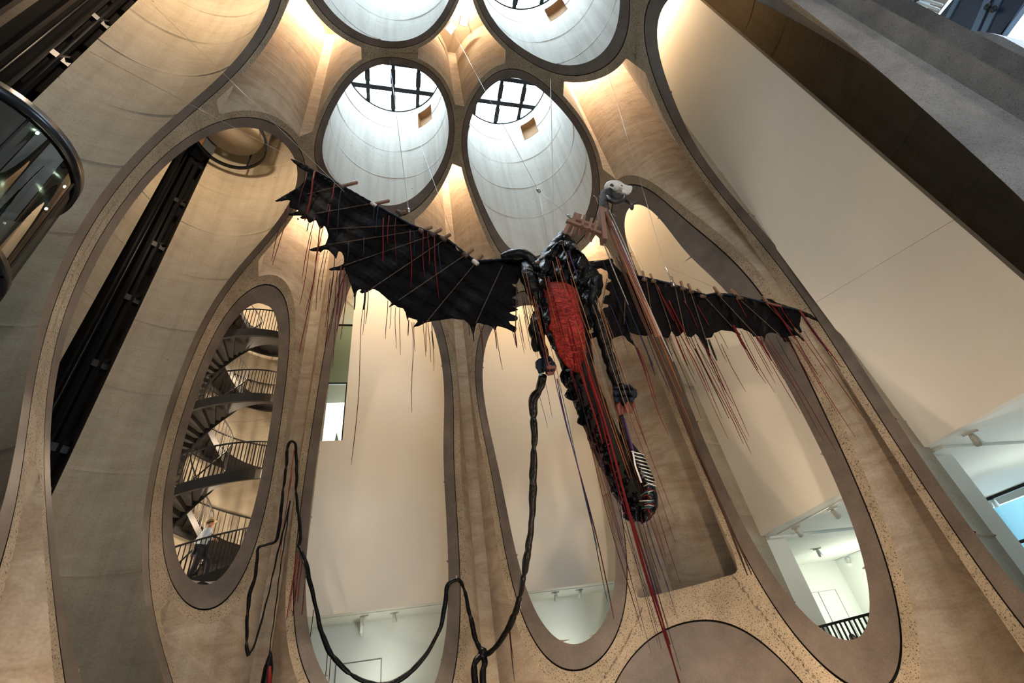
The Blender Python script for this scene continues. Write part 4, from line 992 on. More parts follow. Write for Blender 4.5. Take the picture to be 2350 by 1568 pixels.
loft('eye_socket', [(1401, 424, 2, -.40), (1404, 425, 5.5, -.44), (1407, 426, 2, -.40)], MT['horn'], skl, 12, 0.5)
loft('nostril', [(1425, 425, 1, -.40), (1427, 426, 2.5, -.41), (1429, 427, 1, -.40)], MT['horn'], skl, 10, 0.5)
loft('beak_tip', [(1446, 427, 3, -.3), (1453, 431, 4, -.3), (1454, 440, 1.2, -.3)], MT['mesh'], skl, 10, 0.8)
loft('jaw_net', [(1402, 444, 9, -.2), (1414, 452, 13, -.2), (1426, 455, 9, -.2), (1434, 450, 4, -.2)], MT['mesh'], skl, 14, 0.7, 0.1, 22)
loft('horn', [(1434, 446, 2, -.35), (1432, 458, 4, -.36), (1418, 464, 5, -.36), (1404, 462, 5.5, -.35), (1394, 452, 5, -.3)], MT['horn'], skl, 12, 1.0, 0.03, 30)
loft('horn', [(1428, 458, 4.5, -.1), (1438, 462, 4.5, -.12), (1446, 468, 4.5, -.15), (1451, 474, 4, -.2), (1450, 480, 3, -.25), (1447, 476, 2, -.3), (1454, 468, 2.5, -.35), (1466, 462, 1, -.4), (1470, 459, .5, -.42)], MT['horn'], skl, 12, 1.0, 0.03, 30)

# ribbons and threads: each hangs straight down from where it is tied
def hang(px, py, length, col, r=0.007, dy=-0.12, wig=0.02, par=drg, flat=False, nm='ribbon', anchor=None):
    a_ = anchor if anchor is not None else D(px, py, dy); pts = []; n = max(4, int(length/0.35))
    p1, p2 = rng.uniform(0, 6, 2); f1 = rng.uniform(1.2, 2.6)
    for k in range(n+1):
        z = length*k/n; w = wig*min(1, z/0.5)
        pts.append(a_+Vector((w*math.sin(z*f1+p1)*1.0, w*math.sin(z*f1*0.7+p2), -z)))
    mb = MB()
    if flat: mb.ribbon(pts, [r*2*(0.7+0.4*math.sin(k*1.3+p1)) for k in range(n+1)], (0.9, 0.4, 0))
    else: mb.tube(pts, [r]*n+[r*0.5], 5)
    return mb.build(nm, RM_[col], par)
# left wing: (px, py top, py bottom, colour, radius)
LH = [(722, 394, 504, 'red', .022), (768, 420, 520, 'red', .013), (704, 400, 480, 'darkred', .008), (785, 430, 540, 'blue', .010), (754, 468, 490, 'blue', .008), (858, 470, 506, 'blue', .008), (868, 472, 534, 'blue', .010), (880, 500, 625, 'red', .012), (893, 495, 558, 'red', .012), (908, 500, 600, 'darkred', .009), (941, 528, 660, 'red', .010), (950, 530, 585, 'blue', .008), (971, 532, 640, 'red', .010), (981, 532, 608, 'red', .012), (997, 540, 686, 'red', .012), (1006, 560, 640, 'blue', .009), (835, 546, 590, 'blue', .010), (800, 555, 600, 'blue', .009), (662, 475, 610, 'red', .008), (655, 480, 600, 'darkred', .007), (722, 500, 640, 'red', .008), (708, 512, 530, 'black', .01), (735, 520, 600, 'red', .012), (742, 520, 660, 'darkred', .007), (716, 540, 700, 'red', .007), (730, 560, 720, 'red', .007), (745, 575, 710, 'black', .007), (725, 600, 810, 'red', .008), (752, 575, 690, 'black', .006), (768, 590, 700, 'black', .009), (783, 610, 720, 'darkred', .014), (790, 615, 760, 'red', .012), (775, 620, 790, 'darkred', .008), (765, 630, 800, 'red', .007), (797, 630, 780, 'red', .009), (782, 660, 845, 'darkred', .007), (758, 640, 750, 'black', .007), (815, 672, 710, 'black', .014), (838, 668, 712, 'black', .02), (837, 690, 770, 'darkred', .006), (845, 665, 745, 'darkred', .008), (834, 700, 1068, 'darkred', .006), (890, 690, 778, 'black', .007), (897, 690, 755, 'darkred', .006), (908, 705, 800, 'black', .006), (917, 708, 815, 'darkred', .006), (938, 735, 770, 'black', .010), (945, 740, 945, 'darkred', .006), (950, 740, 810, 'darkred', .006), (971, 738, 820, 'darkred', .006), (978, 740, 810, 'red', .007), (982, 742, 830, 'darkred', .006), (991, 738, 800, 'black', .008), (990, 760, 850, 'black', .005), (1075, 740, 770, 'black', .006), (1085, 750, 785, 'black', .012), (1100, 745, 830, 'darkred', .007), (1105, 748, 800, 'darkred', .006), (1134, 750, 800, 'darkred', .010), (1138, 755, 850, 'black', .006), (1175, 755, 795, 'black', .006), (1181, 760, 800, 'darkred', .014)]
for px, p0, p1_, c, r in LH:
    a_ = on(dL, px, p0, -0.10); xx = px+(925-px)*0.0
    e = ray(px+(px-925)*(p1_-p0)/(p0+586.0), p1_); L_ = a_.z-float((CAM+(a_.y-CAM[1])/e[1]*e)[2])
    hang(px, p0, max(0.15, L_), c, r, anchor=a_, par=LWo, wig=0.025)
for k in range(26):
    px = rng.uniform(1188, 1226); p0 = rng.uniform(660, 740)
    hang(px, p0, rng.uniform(0.5, 1.1), ['black', 'brown', 'tan', 'black', 'darkred'][k % 5], 0.005, -0.2, 0.015, LWo, nm='thread')
RH = [(1836, 714, 805, 'red', .026), (1842, 720, 845, 'red', .012), (1840, 722, 850, 'blue', .008), (1770, 700, 780, 'red', .012), (1776, 706, 760, 'darkred', .014), (1790, 702, 760, 'red', .009), (1690, 685, 728, 'red', .008), (1508, 655, 735, 'darkred', .018), (1520, 680, 770, 'red', .009), (1535, 690, 790, 'red', .012), (1570, 690, 760, 'darkred', .010), (1600, 700, 770, 'red', .008), (1683, 748, 800, 'darkred', .030), (1686, 752, 850, 'darkred', .014), (1690, 760, 880, 'red', .008), (1700, 760, 900, 'darkred', .006), (1712, 758, 880, 'red', .006), (1720, 765, 860, 'darkred', .006), (1736, 772, 830, 'darkred', .022), (1742, 772, 870, 'red', .008), (1752, 775, 900, 'darkred', .007), (1735, 775, 950, 'red', .006), (1760, 770, 1035, 'darkred', .006), (1800, 775, 900, 'red', .007), (1812, 775, 940, 'red', .006), (1822, 770, 860, 'darkred', .010), (1835, 765, 880, 'red', .007), (1845, 760, 960, 'darkred', .006), (1828, 790, 1000, 'red', .006), (1780, 770, 850, 'black', .006), (1755, 780, 1010, 'darkred', .005), (1626, 780, 826, 'black', .022), (1610, 780, 850, 'black', .010), (1604, 776, 900, 'darkred', .009), (1592, 770, 880, 'black', .006), (1586, 775, 900, 'red', .008), (1580, 775, 860, 'black', .007), (1615, 790, 930, 'darkred', .008), (1622, 800, 1000, 'red', .006), (1600, 790, 1040, 'darkred', .006), (1640, 770, 830, 'darkred', .006), (1650, 762, 800, 'black', .005), (1595, 800, 960, 'black', .009), (1606, 820, 1020, 'red', .007), (1548, 768, 840, 'red', .012), (1556, 772, 860, 'black', .006), (1562, 770, 900, 'red', .010), (1552, 780, 880, 'blue', .006), (1535, 775, 850, 'black', .006), (1520, 772, 900, 'blue', .006), (1572, 775, 960, 'darkred', .006), (1530, 776, 960, 'black', .005), (1655, 790, 900, 'darkred', .006), (1630, 830, 1010, 'red', .006), (1575, 800, 1010, 'darkred', .005), (1458, 795, 870, 'darkred', .014), (1462, 798, 920, 'red', .007), (1455, 790, 1000, 'red', .006), (1470, 770, 860, 'blue', .012), (1485, 772, 900, 'blue', .008), (1500, 770, 930, 'blue', .006)]
for px, p0, p1_, c, r in RH:
    a_ = on(dR, px, p0, -0.10)
    e = ray(px+(px-925)*(p1_-p0)/(p0+586.0), p1_); L_ = a_.z-float((CAM+(a_.y-CAM[1])/e[1]*e)[2])
    hang(px, p0, max(0.15, L_), c, r, anchor=a_, par=RWo, wig=0.03)
BH = [(1250, 635, 760, 'orange', .009), (1256, 640, 900, 'red', .006), (1268, 600, 780, 'orange', .009), (1276, 590, 850, 'orange', .013), (1281, 595, 960, 'red', .009), (1290, 560, 700, 'tan', .007), (1302, 600, 800, 'tan', .008), (1310, 640, 830, 'orange', .007), (1205, 610, 780, 'orange', .009), (1197, 620, 790, 'tan', .006), (1210, 660, 850, 'darkred', .006), (1224, 680, 860, 'orange', .008), (1230, 690, 820, 'orange', .006), (1240, 700, 900, 'darkred', .004), (1263, 650, 800, 'darkred', .008), (1290, 700, 1020, 'red', .016), (1300, 720, 940, 'red', .012), (1280, 880, 1230, 'purple', .006), (1335, 800, 1300, 'red', .018), (1341, 820, 1480, 'red', .011), (1338, 760, 1100, 'orange', .008), (1360, 700, 1000, 'tan', .007), (1366, 690, 960, 'tan', .006), (1362, 660, 860, 'black', .005), (1370, 680, 900, 'tan', .007), (1376, 700, 880, 'orange', .006), (1384, 720, 900, 'black', .004), (1392, 730, 870, 'tan', .004), (1400, 700, 820, 'purple', .004), (1348, 860, 1180, 'red', .013), (1370, 840, 1100, 'orange', .006), (1376, 850, 1060, 'tan', .004), (1386, 870, 1090, 'tan', .004), (1394, 880, 1120, 'orange', .004), (1406, 900, 1150, 'darkred', .004), (1270, 850, 1050, 'purple', .007), (1280, 870, 1260, 'teal', .007), (1278, 870, 1420, 'darkred', .008), (1283, 900, 1380, 'blue', .006), (1296, 860, 940, 'black', .004), (1308, 850, 930, 'darkred', .004), (1320, 870, 1010, 'blue', .004), (1252, 880, 960, 'red', .004), (1236, 900, 985, 'brown', .004), (1330, 900, 1250, 'brown', .004), (1350, 950, 1240, 'red', .004), (1344, 980, 1450, 'darkred', .006), (1356, 1000, 1400, 'darkred', .004), (1372, 1040, 1500, 'purple', .004), (1396, 1060, 1480, 'darkred', .004), (1410, 1100, 1440, 'purple', .004), (1430, 1130, 1568, 'red', .013), (1440, 1180, 1400, 'black', .004), (1450, 1190, 1450, 'purple', .004), (1462, 1190, 1440, 'darkred', .004), (1470, 1180, 1330, 'darkred', .006), (1478, 1180, 1360, 'black', .004), (1486, 1180, 1300, 'red', .005), (1494, 1170, 1280, 'red', .004), (1500, 1150, 1260, 'red', .004), (1504, 1160, 1340, 'darkred', .004), (1508, 1120, 1250, 'red', .004), (1444, 950, 1060, 'red', .004), (1456, 930, 1180, 'red', .004), (1450, 930, 1020, 'darkred', .006), (1412, 1060, 1568, 'darkred', .012), (1456, 1180, 1540, 'black', .004), (1482, 1190, 1420, 'purple', .004), (1402, 1090, 1490, 'blue', .004), (1466, 1100, 1200, 'darkred', .005)]
for px, p0, p1_, c, r in BH:
    a_ = D(px, p0, -0.62 if p0 < 860 else -0.34)
    e = ray(px+(px-925)*(p1_-p0)/(p0+586.0), p1_); L_ = a_.z-float((CAM+(a_.y-CAM[1])/e[1]*e)[2])
    hang(px, p0, min(max(0.15, L_), a_.z-0.05), c, r, anchor=a_, wig=0.02)
# cords down the timber plank
for px, p0, p1_, c, r in ((1390, 490, 900, 'orange', .015), (1394, 485, 760, 'tan', .009), (1398, 482, 620, 'white', .015), (1401, 500, 830, 'white', .013), (1386, 560, 700, 'white', .010), (1388, 565, 840, 'blue', .011), (1384, 600, 860, 'blue', .006), (1404, 510, 600, 'white', .020), (1394, 520, 1000, 'orange', .007), (1420, 600, 1320, 'brown', .017), (1427, 610, 1320, 'brown', .014), (1414, 590, 1200, 'brown', .010), (1406, 520, 690, 'purple', .010)):
    a_ = D(px, p0, -0.42 )
    e = ray(px+(px-925)*(p1_-p0)/(p0+586.0), p1_); L_ = a_.z-float((CAM+(a_.y-CAM[1])/e[1]*e)[2])
    hang(px, p0, max(0.15, L_), c, r, anchor=a_, wig=0.012, par=drg)
# purple and red tapes over the chest
for pts, c in (([(1305, 575), (1312, 600), (1322, 625), (1330, 645)], 'purple'), ([(1240, 640), (1250, 670), (1262, 700)], 'red'), ([(1258, 635), (1264, 660), (1274, 690)], 'red')):
    MB().tube([D(*q, -0.52) for q in pts], 0.014, 6).build('tape', RM_[c], drg)
# ------------------------------------------------------------------ black rubber rope draped along the piers
def rope(name, pts, rad, mat, label=None, cat=None, parent=None, lump=0.25, n=10, sub=22, drip=False):
    """pts: world points; lumpy hand-stuffed tube"""
    pts = [np.array(p, float) for p in pts]; K = []
    for i in range(len(pts)-1):
        p0, p1, p2, p3 = pts[max(i-1, 0)], pts[i], pts[i+1], pts[min(i+2, len(pts)-1)]
        for t in np.linspace(0, 1, sub, endpoint=False):
            K.append(0.5*((2*p1)+(-p0+p2)*t+(2*p0-5*p1+4*p2-p3)*t*t+(-p0+3*p1-3*p2+p3)*t**3))
    K.append(pts[-1]); L = 0; V = []; R_ = []
    for i, k in enumerate(K):
        if i: L += np.linalg.norm(k-K[i-1])
        ph = (L*1.25+0.35*math.sin(L*0.9)) % 1.0
        r = rad*(1-0.75*lump*(0.6+0.4*math.sin(L*1.3))*math.exp(-((ph-0.5)/0.10)**2)+0.14*math.sin(L*2.9))
        w = 0.010*np.array([math.sin(L*2.1)+math.sin(L*9.7)*0.6, math.sin(L*1.7+1), 0])
        V.append(tuple(k+w)); R_.append(r)
    return MB().tube(V, R_, n).build(name, mat, parent, label, cat)
def near_wall(px, py, off=0.25):
    q = on_hollow(px, py); d = CAM-q; return q+d/np.linalg.norm(d)*off
def ry(px, py, y): return at_y(px, py, y)
rp = empty('rubber_rope', near_wall(1108, 1500), 'long lumpy black rubber rope looping from the creature to the concrete piers', 'rope')
rope('rope_strand', [ry(1246, 862, -4.2), ry(1236, 895, -3.9), ry(1222, 925, -3.6), ry(1226, 1000, -2.9), ry(1224, 1100, -1.9), ry(1219, 1200, -.8), ry(1211, 1270, 0.1), ry(1203, 1320, 0.8), ry(1190, 1380, 1.6), ry(1172, 1430, 2.3), ry(1150, 1470, 2.9), ry(1125, 1498, 3.3), ry(1106, 1500, 3.5)], 0.075, MT['rubber'], parent=rp, lump=0.45)
rope('rope_strand', [ry(1106, 1500, 3.5), ry(1092, 1470, 3.6), ry(1082, 1430, 3.7), ry(1074, 1395, 3.8), ry(1066, 1355, 3.9), ry(1058, 1336, 4.0), ry(1046, 1331, 4.0), ry(1028, 1345, 4.0), ry(1021, 1390, 4.0), ry(1010, 1440, 4.0), ry(985, 1490, 3.95), ry(955, 1530, 3.9), ry(915, 1562, 3.9), ry(880, 1572, 3.9), ry(830, 1562, 3.9), ry(795, 1540, 3.9), ry(765, 1510, 3.9), ry(748, 1480, 3.95), ry(735, 1440, 4.0), ry(724, 1385, 4.05), ry(710, 1330, 4.1), ry(700, 1290, 4.15), ry(690, 1265, 4.2), ry(685, 1255, 4.25)], 0.06, MT['rubber'], parent=rp, lump=0.4)
rope('rope_strand', [ry(685, 1255, 4.25), ry(689, 1225, 4.25), ry(684, 1180, 4.3), ry(680, 1130, 4.3), ry(682, 1090, 4.35), ry(680, 1050, 4.4), ry(677, 1020, 4.4), ry(669, 1012, 4.4)], 0.045, MT['rubber'], parent=rp, lump=0.5)
rope('rope_strand', [ry(669, 1012, 4.4), ry(660, 1024, 4.4), ry(656, 1070, 4.35), ry(651, 1120, 4.3), ry(644, 1190, 4.2), ry(634, 1238, 4.1), ry(612, 1250, 4.0), ry(592, 1258, 3.95), ry(589, 1285, 3.9), ry(586, 1320, 3.85), ry(574, 1365, 3.75), ry(570, 1400, 3.7), ry(567, 1440, 3.6), ry(566, 1480, 3.5), ry(569, 1505, 3.45)], 0.045, MT['rubber'], parent=rp, lump=0.5)
rope('rope_strand', [ry(569, 1505, 3.45), ry(585, 1475, 3.5), ry(603, 1410, 3.6), ry(622, 1340, 3.75), ry(645, 1240, 4.0), ry(665, 1150, 4.2)], 0.022, MT['rubber'], parent=rp, lump=0.3)
rope('rope_strand', [ry(665, 1150, 4.2), ry(650, 1260, 3.95), ry(636, 1370, 3.7), ry(622, 1460, 3.5), ry(614, 1520, 3.4)], 0.014, MT['rubber'], parent=rp, lump=0.2)
for a_, b_ in ((1098, 1100), (1112, 1108)):
    z0 = ry(1106, 1500, 3.5)
    rope('rope_strand', [ry(1106, 1502, 3.5), ry(a_-8 if a_ < 1105 else a_, 1520, 3.42), ry(b_-12 if a_ < 1105 else b_, 1545, 3.36), ry(b_-8 if a_ < 1105 else b_, 1600, 3.25)], 0.075, MT['rubber'], parent=rp, lump=0.35)
MB().lathe([(0, -0.16), (0.10, -0.10), (0.13, 0), (0.10, 0.10), (0, 0.15)], ry(1108, 1500, 3.5), 14).build('knot', MT['rubber'], rp)
MB().lathe([(0, -0.5), (0.05, -0.42), (0.12, -0.2), (0.11, 0.1), (0.05, 0.34), (0, 0.45)], ry(614, 1545, 3.35), 14).build('end_bundle', MT['rubber'], rp)
MB().tube([ry(619, 1530, 3.2), ry(618, 1560, 3.15), ry(616, 1590, 3.1)], [0.03, 0.05, 0.03], 8).build('red_cord', RM_['red'], rp)
for px, p0, L_, c in ((676, 1030, 1.5, 'red'), (672, 1080, 2.6, 'red'), (684, 1265, 1.5, 'red'), (689, 1270, 1.2, 'red'), (694, 1290, 1.0, 'red'), (680, 1270, 2.2, 'red'), (686, 1290, 2.0, 'darkred'), (699, 1340, 0.9, 'darkred'), (752, 1490, 1.0, 'black'), (760, 1500, 0.6, 'darkred'), (1168, 1440, 1.1, 'black'), (1170, 1445, 0.6, 'darkred'), (720, 1400, 1.2, 'black')):
    hang(px, p0, L_, c, 0.011, anchor=Vector(ry(px, p0, 4.2 if px < 1000 else 2.4)), par=rp)
for px, py in ((669, 1008), (1048, 1328)):
    q = Vector(on_hollow(px, py)); d = (Vector(CAM)-q).normalized()
    tag(MB().tube([q-d*0.1, q+d*0.32, q+d*0.36+Vector((0, 0, 0.07))], 0.018, 8).build('wall_hook', MT['wire']), 'steel hook holding the rubber rope on the pier '+('beside the stair opening' if px < 800 else 'between the white-wall openings'), 'hook')
# ------------------------------------------------------------------ suspension wires
def wirething(a_, b_, label, r=0.006, clamp=None, mat='wire'):
    t = empty('suspension_wire', Vector(a_), label, 'wire', 'suspension wires of the creature')
    MB().tube([Vector(a_), (Vector(a_)+Vector(b_))/2, Vector(b_)], r, 6).build('cable', MT[mat], t)
    if clamp:
        d = (Vector(b_)-Vector(a_)).normalized()
        MB().lathe([(0, -0.09), (0.03, -0.08), (0.035, 0.05), (0.02, 0.09), (0, 0.1)], Vector(a_)+d*0.05, 10, d).build('clamp', MT['wire'], t)
        for k in range(3): MB().tube([Vector(a_)+d*(0.05*k)+Vector((0.05, 0, 0)), Vector(a_)+d*(0.05*k)-Vector((0.05, 0, 0))], 0.012, 6).build('clamp_bolt', MT['horn'], t)
    return t
wirething(D(938, 486, -.1), at_z(884, 60, 28.5), 'steel wire rising from the broad wing into a skylit tube', 0.007, True)
wirething(D(700, 378), at_z(205, 118, 14.0), 'thin wire from the broad wing tip towards the lift tube', 0.004)
wirething(D(790, 440), at_z(345, 5, 19.5), 'thin wire from the broad wing rising past the lift tube rim', 0.004)
wirething(D(1237, 440), at_z(1022, 38, 27.5), 'steel wire from the shackle above the chest towards the square lamps', 0.007, True)
wirething(D(1262, 585), D(1237, 440), 'steel wire from the chest up to the shackle', 0.005)
wirething(D(1272, 545), at_z(1262, 132, 25.5), 'pale rope rising from the neck sleeve into a skylit tube', 0.013, False, 'whitecord')
wirething(D(1310, 500, -.2), D(1237, 440), 'short wire from the timber frame to the shackle', 0.005, True)
wirething(D(1546, 655), D(1527, 612, .0), 'short steel rod standing on the narrow wing', 0.014, True)
wirething(D(1527, 612), at_z(1384, 128, 22.0), 'steel wire rising from the narrow wing rod to the ceiling rim', 0.006)
wirething(D(1838, 715), at_x(2200, 498, 11.2), 'thin wire from the narrow wing tip across the largest white wall', 0.004)
wirething(D(1527, 612), D(1640, 660, .05), 'slack stay wire from the rod to the narrow wing', 0.003)
wirething(D(1480, 625), D(1445, 560, .2), 'thin stay wire beside the timber plank', 0.004)
wirething(D(1050, 575), at_z(965, 330, 22.5), 'thin wire from the middle of the broad wing to the tube rim', 0.004)
# ------------------------------------------------------------------ lamps in the star gap and small tube openings
MT['lampface'] = simple('lamp_face', (0.9, 0.85, 0.75), 0.4, emit=(1, 0.82, 0.60), estr=3.0)
MT['cap'] = simple('gap_cap', (0.36, 0.28, 0.20), 0.85, noise=0.2, nscale=2)
MT['tan_glow'] = simple('tan_glow', (0.40, 0.22, 0.10), 0.7, noise=0.2, nscale=3)  # warm light of the star gap put into a tan colour
for (px, py, lb) in ((1065, 48, 'beside the tube rim'), (1034, 64, 'with a looped cable')):
    q = at_z(px, py, 28.2)
    t = empty('square_lamp', Vector(q), 'square white ceiling lamp in the star-shaped gap '+lb, 'lamp', 'square lamps in the star gap')
    R = Matrix.Rotation(0.6 if px < 1050 else 0.1, 3, 'Z')
    MB().box(q, (0.46, 0.46, 0.10), R).build('housing', MT['lampwhite'], t, bevel=0.06)
    MB().box(Vector(q)+Vector((0, 0, -0.055)), (0.38, 0.38, 0.02), R).build('lamp_face', MT['lampface'], t, bevel=0.01)
    MB().tube([Vector(q)+Vector((0, 0, 0.05)), Vector(q)+Vector((0.2, 0.1, 0.3)), Vector(q)+Vector((0.3, 0.3, 0.75))], 0.015, 6).build('cable', MT['horn'], t)
gg = np.arange(-2.2, 2.21, 0.1); GX, GY = np.meshgrid(gg, gg, indexing='ij')
for sx, sy in ((-.5, -.5), (.5, -.5), (1.5, -.5), (.5, .5), (1.5, .5), (-.5, .5)):
    X3 = np.stack([GX+sx*P, GY+sy*P, np.full_like(GX, 28.95)], -1)
    dn = np.minimum.reduce([np.hypot(GX-a_*P/2, GY-b_*P/2) for a_ in (-1, 1) for b_ in (-1, 1)])
    o = clip_mesh('ceiling_gap_cap', X3, [dn-RO+0.06], MT['cap'])
    tag(o, 'concrete cap over a star-shaped gap between tubes', None, None, 'structure')
for key in 'ABD':
    cx, cy = TUBES[key][0]*P, TUBES[key][1]*P
    def q(ang, r, z): return Vector((cx+r*math.cos(math.radians(ang)), cy+r*math.sin(math.radians(ang)), z))
    root = empty('window_tube_opening', q(47, RI, 26.9), 'small rectangular opening, warm light painted tan, high in a skylit tube', None, None, 'structure')
    MB().grid([[q(t, RI+0.35, 26.9), q(t, RI+0.35, 28.6)] for t in np.linspace(36, 59, 6)]).build('opening_back', MT['tan_glow'], root)
    for t in (36.8, 58.2): MB().add([q(t, RI-0.01, 26.9), q(t, RI+0.36, 26.9), q(t, RI+0.36, 28.6), q(t, RI-0.01, 28.6)], [(0, 1, 2, 3)]).build('opening_side', MT['tan_glow'], root)
    for z in (26.94, 28.56): MB().grid([[q(t, RI-0.01, z), q(t, RI+0.36, z)] for t in np.linspace(36, 59, 6)]).build('opening_sill', MT['tan_glow'], root)
# ------------------------------------------------------------------ upper lobby level beyond the largest tube
def slab_x(outline, x, th, name, mat, parent=None, bevel=0.0):
    a_ = [Vector(at_x(px, py, x)) for px, py in outline]; n = len(a_)
    b_ = [q+Vector((th, 0, 0)) for q in a_]
    fs = [tuple(range(n)), tuple(range(2*n-1, n-1, -1))]+[(k, n+k, n+(k+1) % n, (k+1) % n) for k in range(n)]
    return MB().add(a_+b_, fs).build(name, mat, parent, bevel=bevel)
MT['blue_door'] = simple('dark_blue_door', (0.020, 0.030, 0.055), 0.35)
MT['blue_strip'] = simple('blue_grey_strip', (0.10, 0.15, 0.22), 0.3)
MT['ochre'] = simple('ochre_painted_light', (0.45, 0.26, 0.09), 0.8, noise=0.15, nscale=2)  # lamplight in the gaps is put into this ochre colour
MT['grey_conc'] = simple('grey_blue_concrete', (0.22, 0.25, 0.27), 0.8, noise=0.2, nscale=1.5)
dr_ = empty('door_3', Vector(at_x(2200, 80, 17.0)), 'dark blue double doors with round knobs on the upper level', None, None, 'structure')
slab_x([(2122, 76), (2196, -12), (2352, -12), (2352, 0), (2298, 82), (2350, 115), (2350, 140), (2200, 120)], 17.0, 0.12, 'leaf_panel', MT['blue_door'], dr_)
slab_x([(2228, 70), (2262, -10), (2278, -10), (2241, 74)], 16.95, 0.06, 'stile', MT['blue_strip'], dr_)
slab_x([(2250, 72), (2288, -10), (2302, -10), (2262, 74)], 16.95, 0.06, 'stile', MT['blue_strip'], dr_)
slab_x([(2168, 40), (2196, -10), (2206, -10), (2178, 42)], 16.95, 0.06, 'stile', MT['blue_strip'], dr_)
for px, py in ((2268, 16), (2283, 22)):
    MB().lathe([(0, 0.10), (0.06, 0.09), (0.085, 0.05), (0.05, 0.0), (0.03, -0.06)], Vector(at_x(px, py, 16.9)), 16, (-1, 0, 0)).build('knob', MT['horn'], dr_)
w7 = empty('window_7', Vector(at_x(2330, 60, 17.3)), 'bright daylight window with pale blue frame on the upper level', None, None, 'structure')
o1 = [(2298, 80), (2352, 8), (2352, -14), (2420, -14), (2420, 160), (2352, 112)]
slab_x([(2295, 80), (2350, 5), (2354, 8), (2301, 80), (2352, 108), (2352, 114)], 17.0, 0.2, 'frame', MT['blue_strip'], w7)
slab_x([(2299, 80), (2352, 8), (2352, 110)], 17.35, 0.02, 'pane', MT['glass'], w7)
cr = empty('wall_upper_tube', Vector(at_x(2250, 150, 15.0)), 'rounded cut concrete tube end below the blue doors', None, None, 'structure')
slab_x([(2140, 94), (2160, 86), (2190, 77), (2220, 73), (2245, 72), (2272, 75), (2300, 84), (2325, 97), (2352, 112), (2360, 150), (2330, 150), (2300, 156), (2272, 164), (2240, 200), (2180, 160)], 15.2, 1.2, 'cut_wall', MT['rough_grey'], cr)
slab_x([(2268, 166), (2290, 155), (2320, 146), (2356, 140), (2356, 182), (2330, 184), (2310, 188), (2280, 200)], 15.0, 0.6, 'lining_rim', MT['grey_conc'], cr)
slab_x([(2300, 200), (2320, 190), (2340, 186), (2358, 187), (2358, 230), (2300, 230)], 15.1, 0.4, 'ochre_gap', MT['ochre'], cr)
slab_x([(1985, -14), (2118, -14), (2080, 46), (2075, 50), (2030, 40), (1990, 10)], 16.4, 0.5, 'back_wall', MT['grey_conc'], cr)
slab_x([(2030, 36), (2046, 26), (2060, 25), (2080, 32), (2095, 44), (2132, 70), (2100, 80), (2040, 50)], 16.2, 0.3, 'ochre_gap', MT['ochre'], cr)
rl2 = empty('stair_railing', Vector(at_x(2095, 40, 15.8)), 'black post with pale blue rails beside the upper blue doors', 'railing')
MB().bar(at_x(2074, 48, 15.8), at_x(2110, -8, 15.8), 0.09, 0.09).build('post', MT['rail'], rl2)
for k in range(6):
    f = k/5.0
    MB().tube([at_x(2079+29*f, 40-44*f, 15.8), at_x(2128+34*f, 64-52*f, 15.8)], 0.035, 8).build('rail', MT['lampwhite'], rl2)
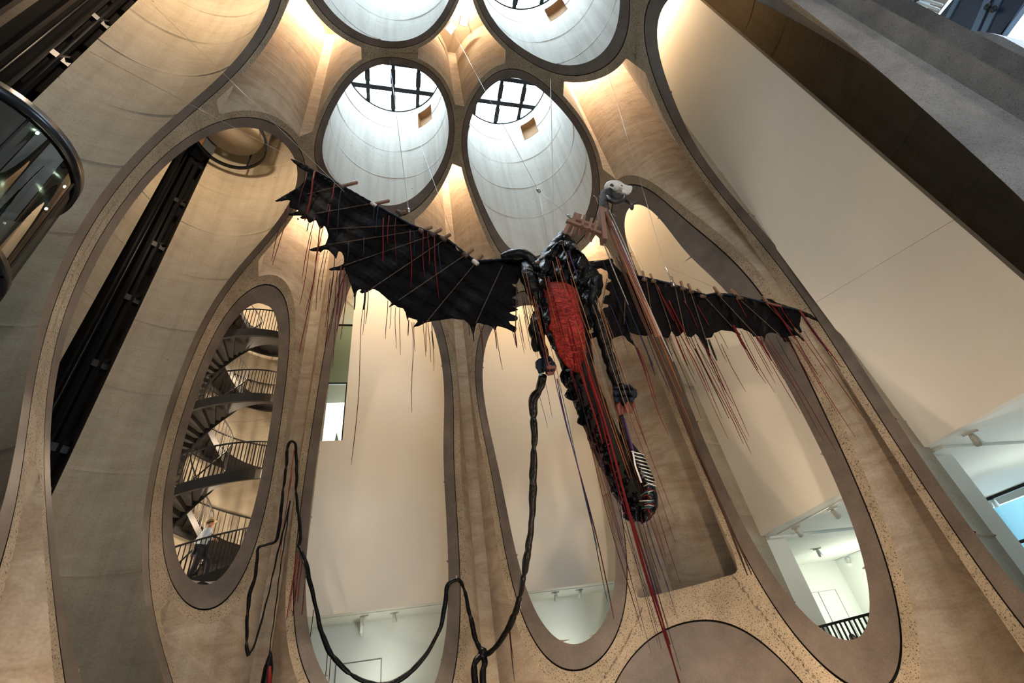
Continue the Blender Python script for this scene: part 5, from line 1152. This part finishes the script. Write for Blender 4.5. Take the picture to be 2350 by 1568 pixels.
# ------------------------------------------------------------------ lamps
MT['housing'] = simple('lamp_housing', (0.03, 0.03, 0.03), 0.5)
def lamp(name, loc, power, col=WARM, r=0.12, kind='POINT', aim=None, spot=1.2):
    ld = bpy.data.lights.new(name, kind); ld.energy = power; ld.color = col
    if kind == 'POINT': ld.shadow_soft_size = r
    if kind == 'SPOT': ld.shadow_soft_size = r; ld.spot_size = spot; ld.spot_blend = 0.7
    o = bpy.data.objects.new(name, ld); COL.objects.link(o); o.location = loc
    if aim is not None: o.rotation_euler = (Vector(aim)-Vector(loc)).to_track_quat('-Z', 'Y').to_euler()
    return o
for x, y, z, e in ((-2.7, -3.5, 28.5, 1900), (3.2, -3.4, 28.5, 420), (9.2, -3.4, 28.5, 5400), (3.2, 2.5, 28.5, 3900), (8.9, 2.8, 20.5, 600), (-2.9, 2.9, 22.5, 1700)):
    lamp('gap_flood', (x, y, z), e)
for k, e in (('J', 6500), ('K', 6500), ('G', 7000), ('H', 900)):
    x, y = TUBES[k][0]*P, TUBES[k][1]*P
    lamp('wall_washer', (x-(1.5 if k in 'GH' else 0), y-(1.5 if k in 'JK' else 0), 26.0 if k != 'H' else 25.5), e, r=0.3)
lamp('shaft_lamp', (-4.9, -1.7, 20.6), 650); lamp('shaft_lamp', (-4.6, -7.2, 23.5), 1400); lamp('stair_fill', (-5.94, 5.94, 18.5), 500)
for z in (5.2, 8.0, 10.9, 13.8): lamp('stair_fill', (SX, SY, z), 230, r=0.05)  # unseen fill lights, added to brighten the tube wall behind the stair
for z in (6.2, 9.1, 12.0, 14.9):
    for ang, e in ((-132, 170), (-5, 110)):
        lamp('stair_fill', (SX+2.42*math.cos(math.radians(ang)), SY+2.42*math.sin(math.radians(ang)), z), e, r=0.06)
# warm unseen lights near the floor, added to brighten the pier bases
for x, y, e in ((-1.2, -0.6, 120), (1.4, 1.2, 80), (4.4, 1.1, 120), (6.7, -0.9, 260), (-2.5, -4.6, 330), (7.2, -5.2, 130)):
    lamp('floor_fill', (x, y, 0.4), e, r=0.15)
# unseen fill spots added behind the viewer to brighten walls and piers
for x in (-6, 1, 8, 14):
    lamp('lobby_fill', (x, -17, 13), 550, kind='SPOT', aim=(x*0.5+1.5, 3, 9), spot=1.6, r=0.3)
lamp('lobby_fill', (1.5, -15, 4), 2600, kind='SPOT', aim=(9.8, 3.6, 7.5), spot=0.75, r=0.3)
# gallery lamps
for x, y, e in ((0, 7.2, 28), (6.3, 7.2, 28), (17.2, 5.5, 130), (15, -3, 50)):
    lamp('gallery_lamp', (x, y, 3.1), e, (0.96, 1.0, 0.86), r=0.1)
lamp('window_room_fill', (-1.2, 7.4, 18.5), 45, (0.95, 1, 0.85)); lamp('window_room_fill', (-1.2, 7.4, 14.6), 25, (0.95, 1, 0.85))  # unseen fill added behind the slot window to lift its upper panes
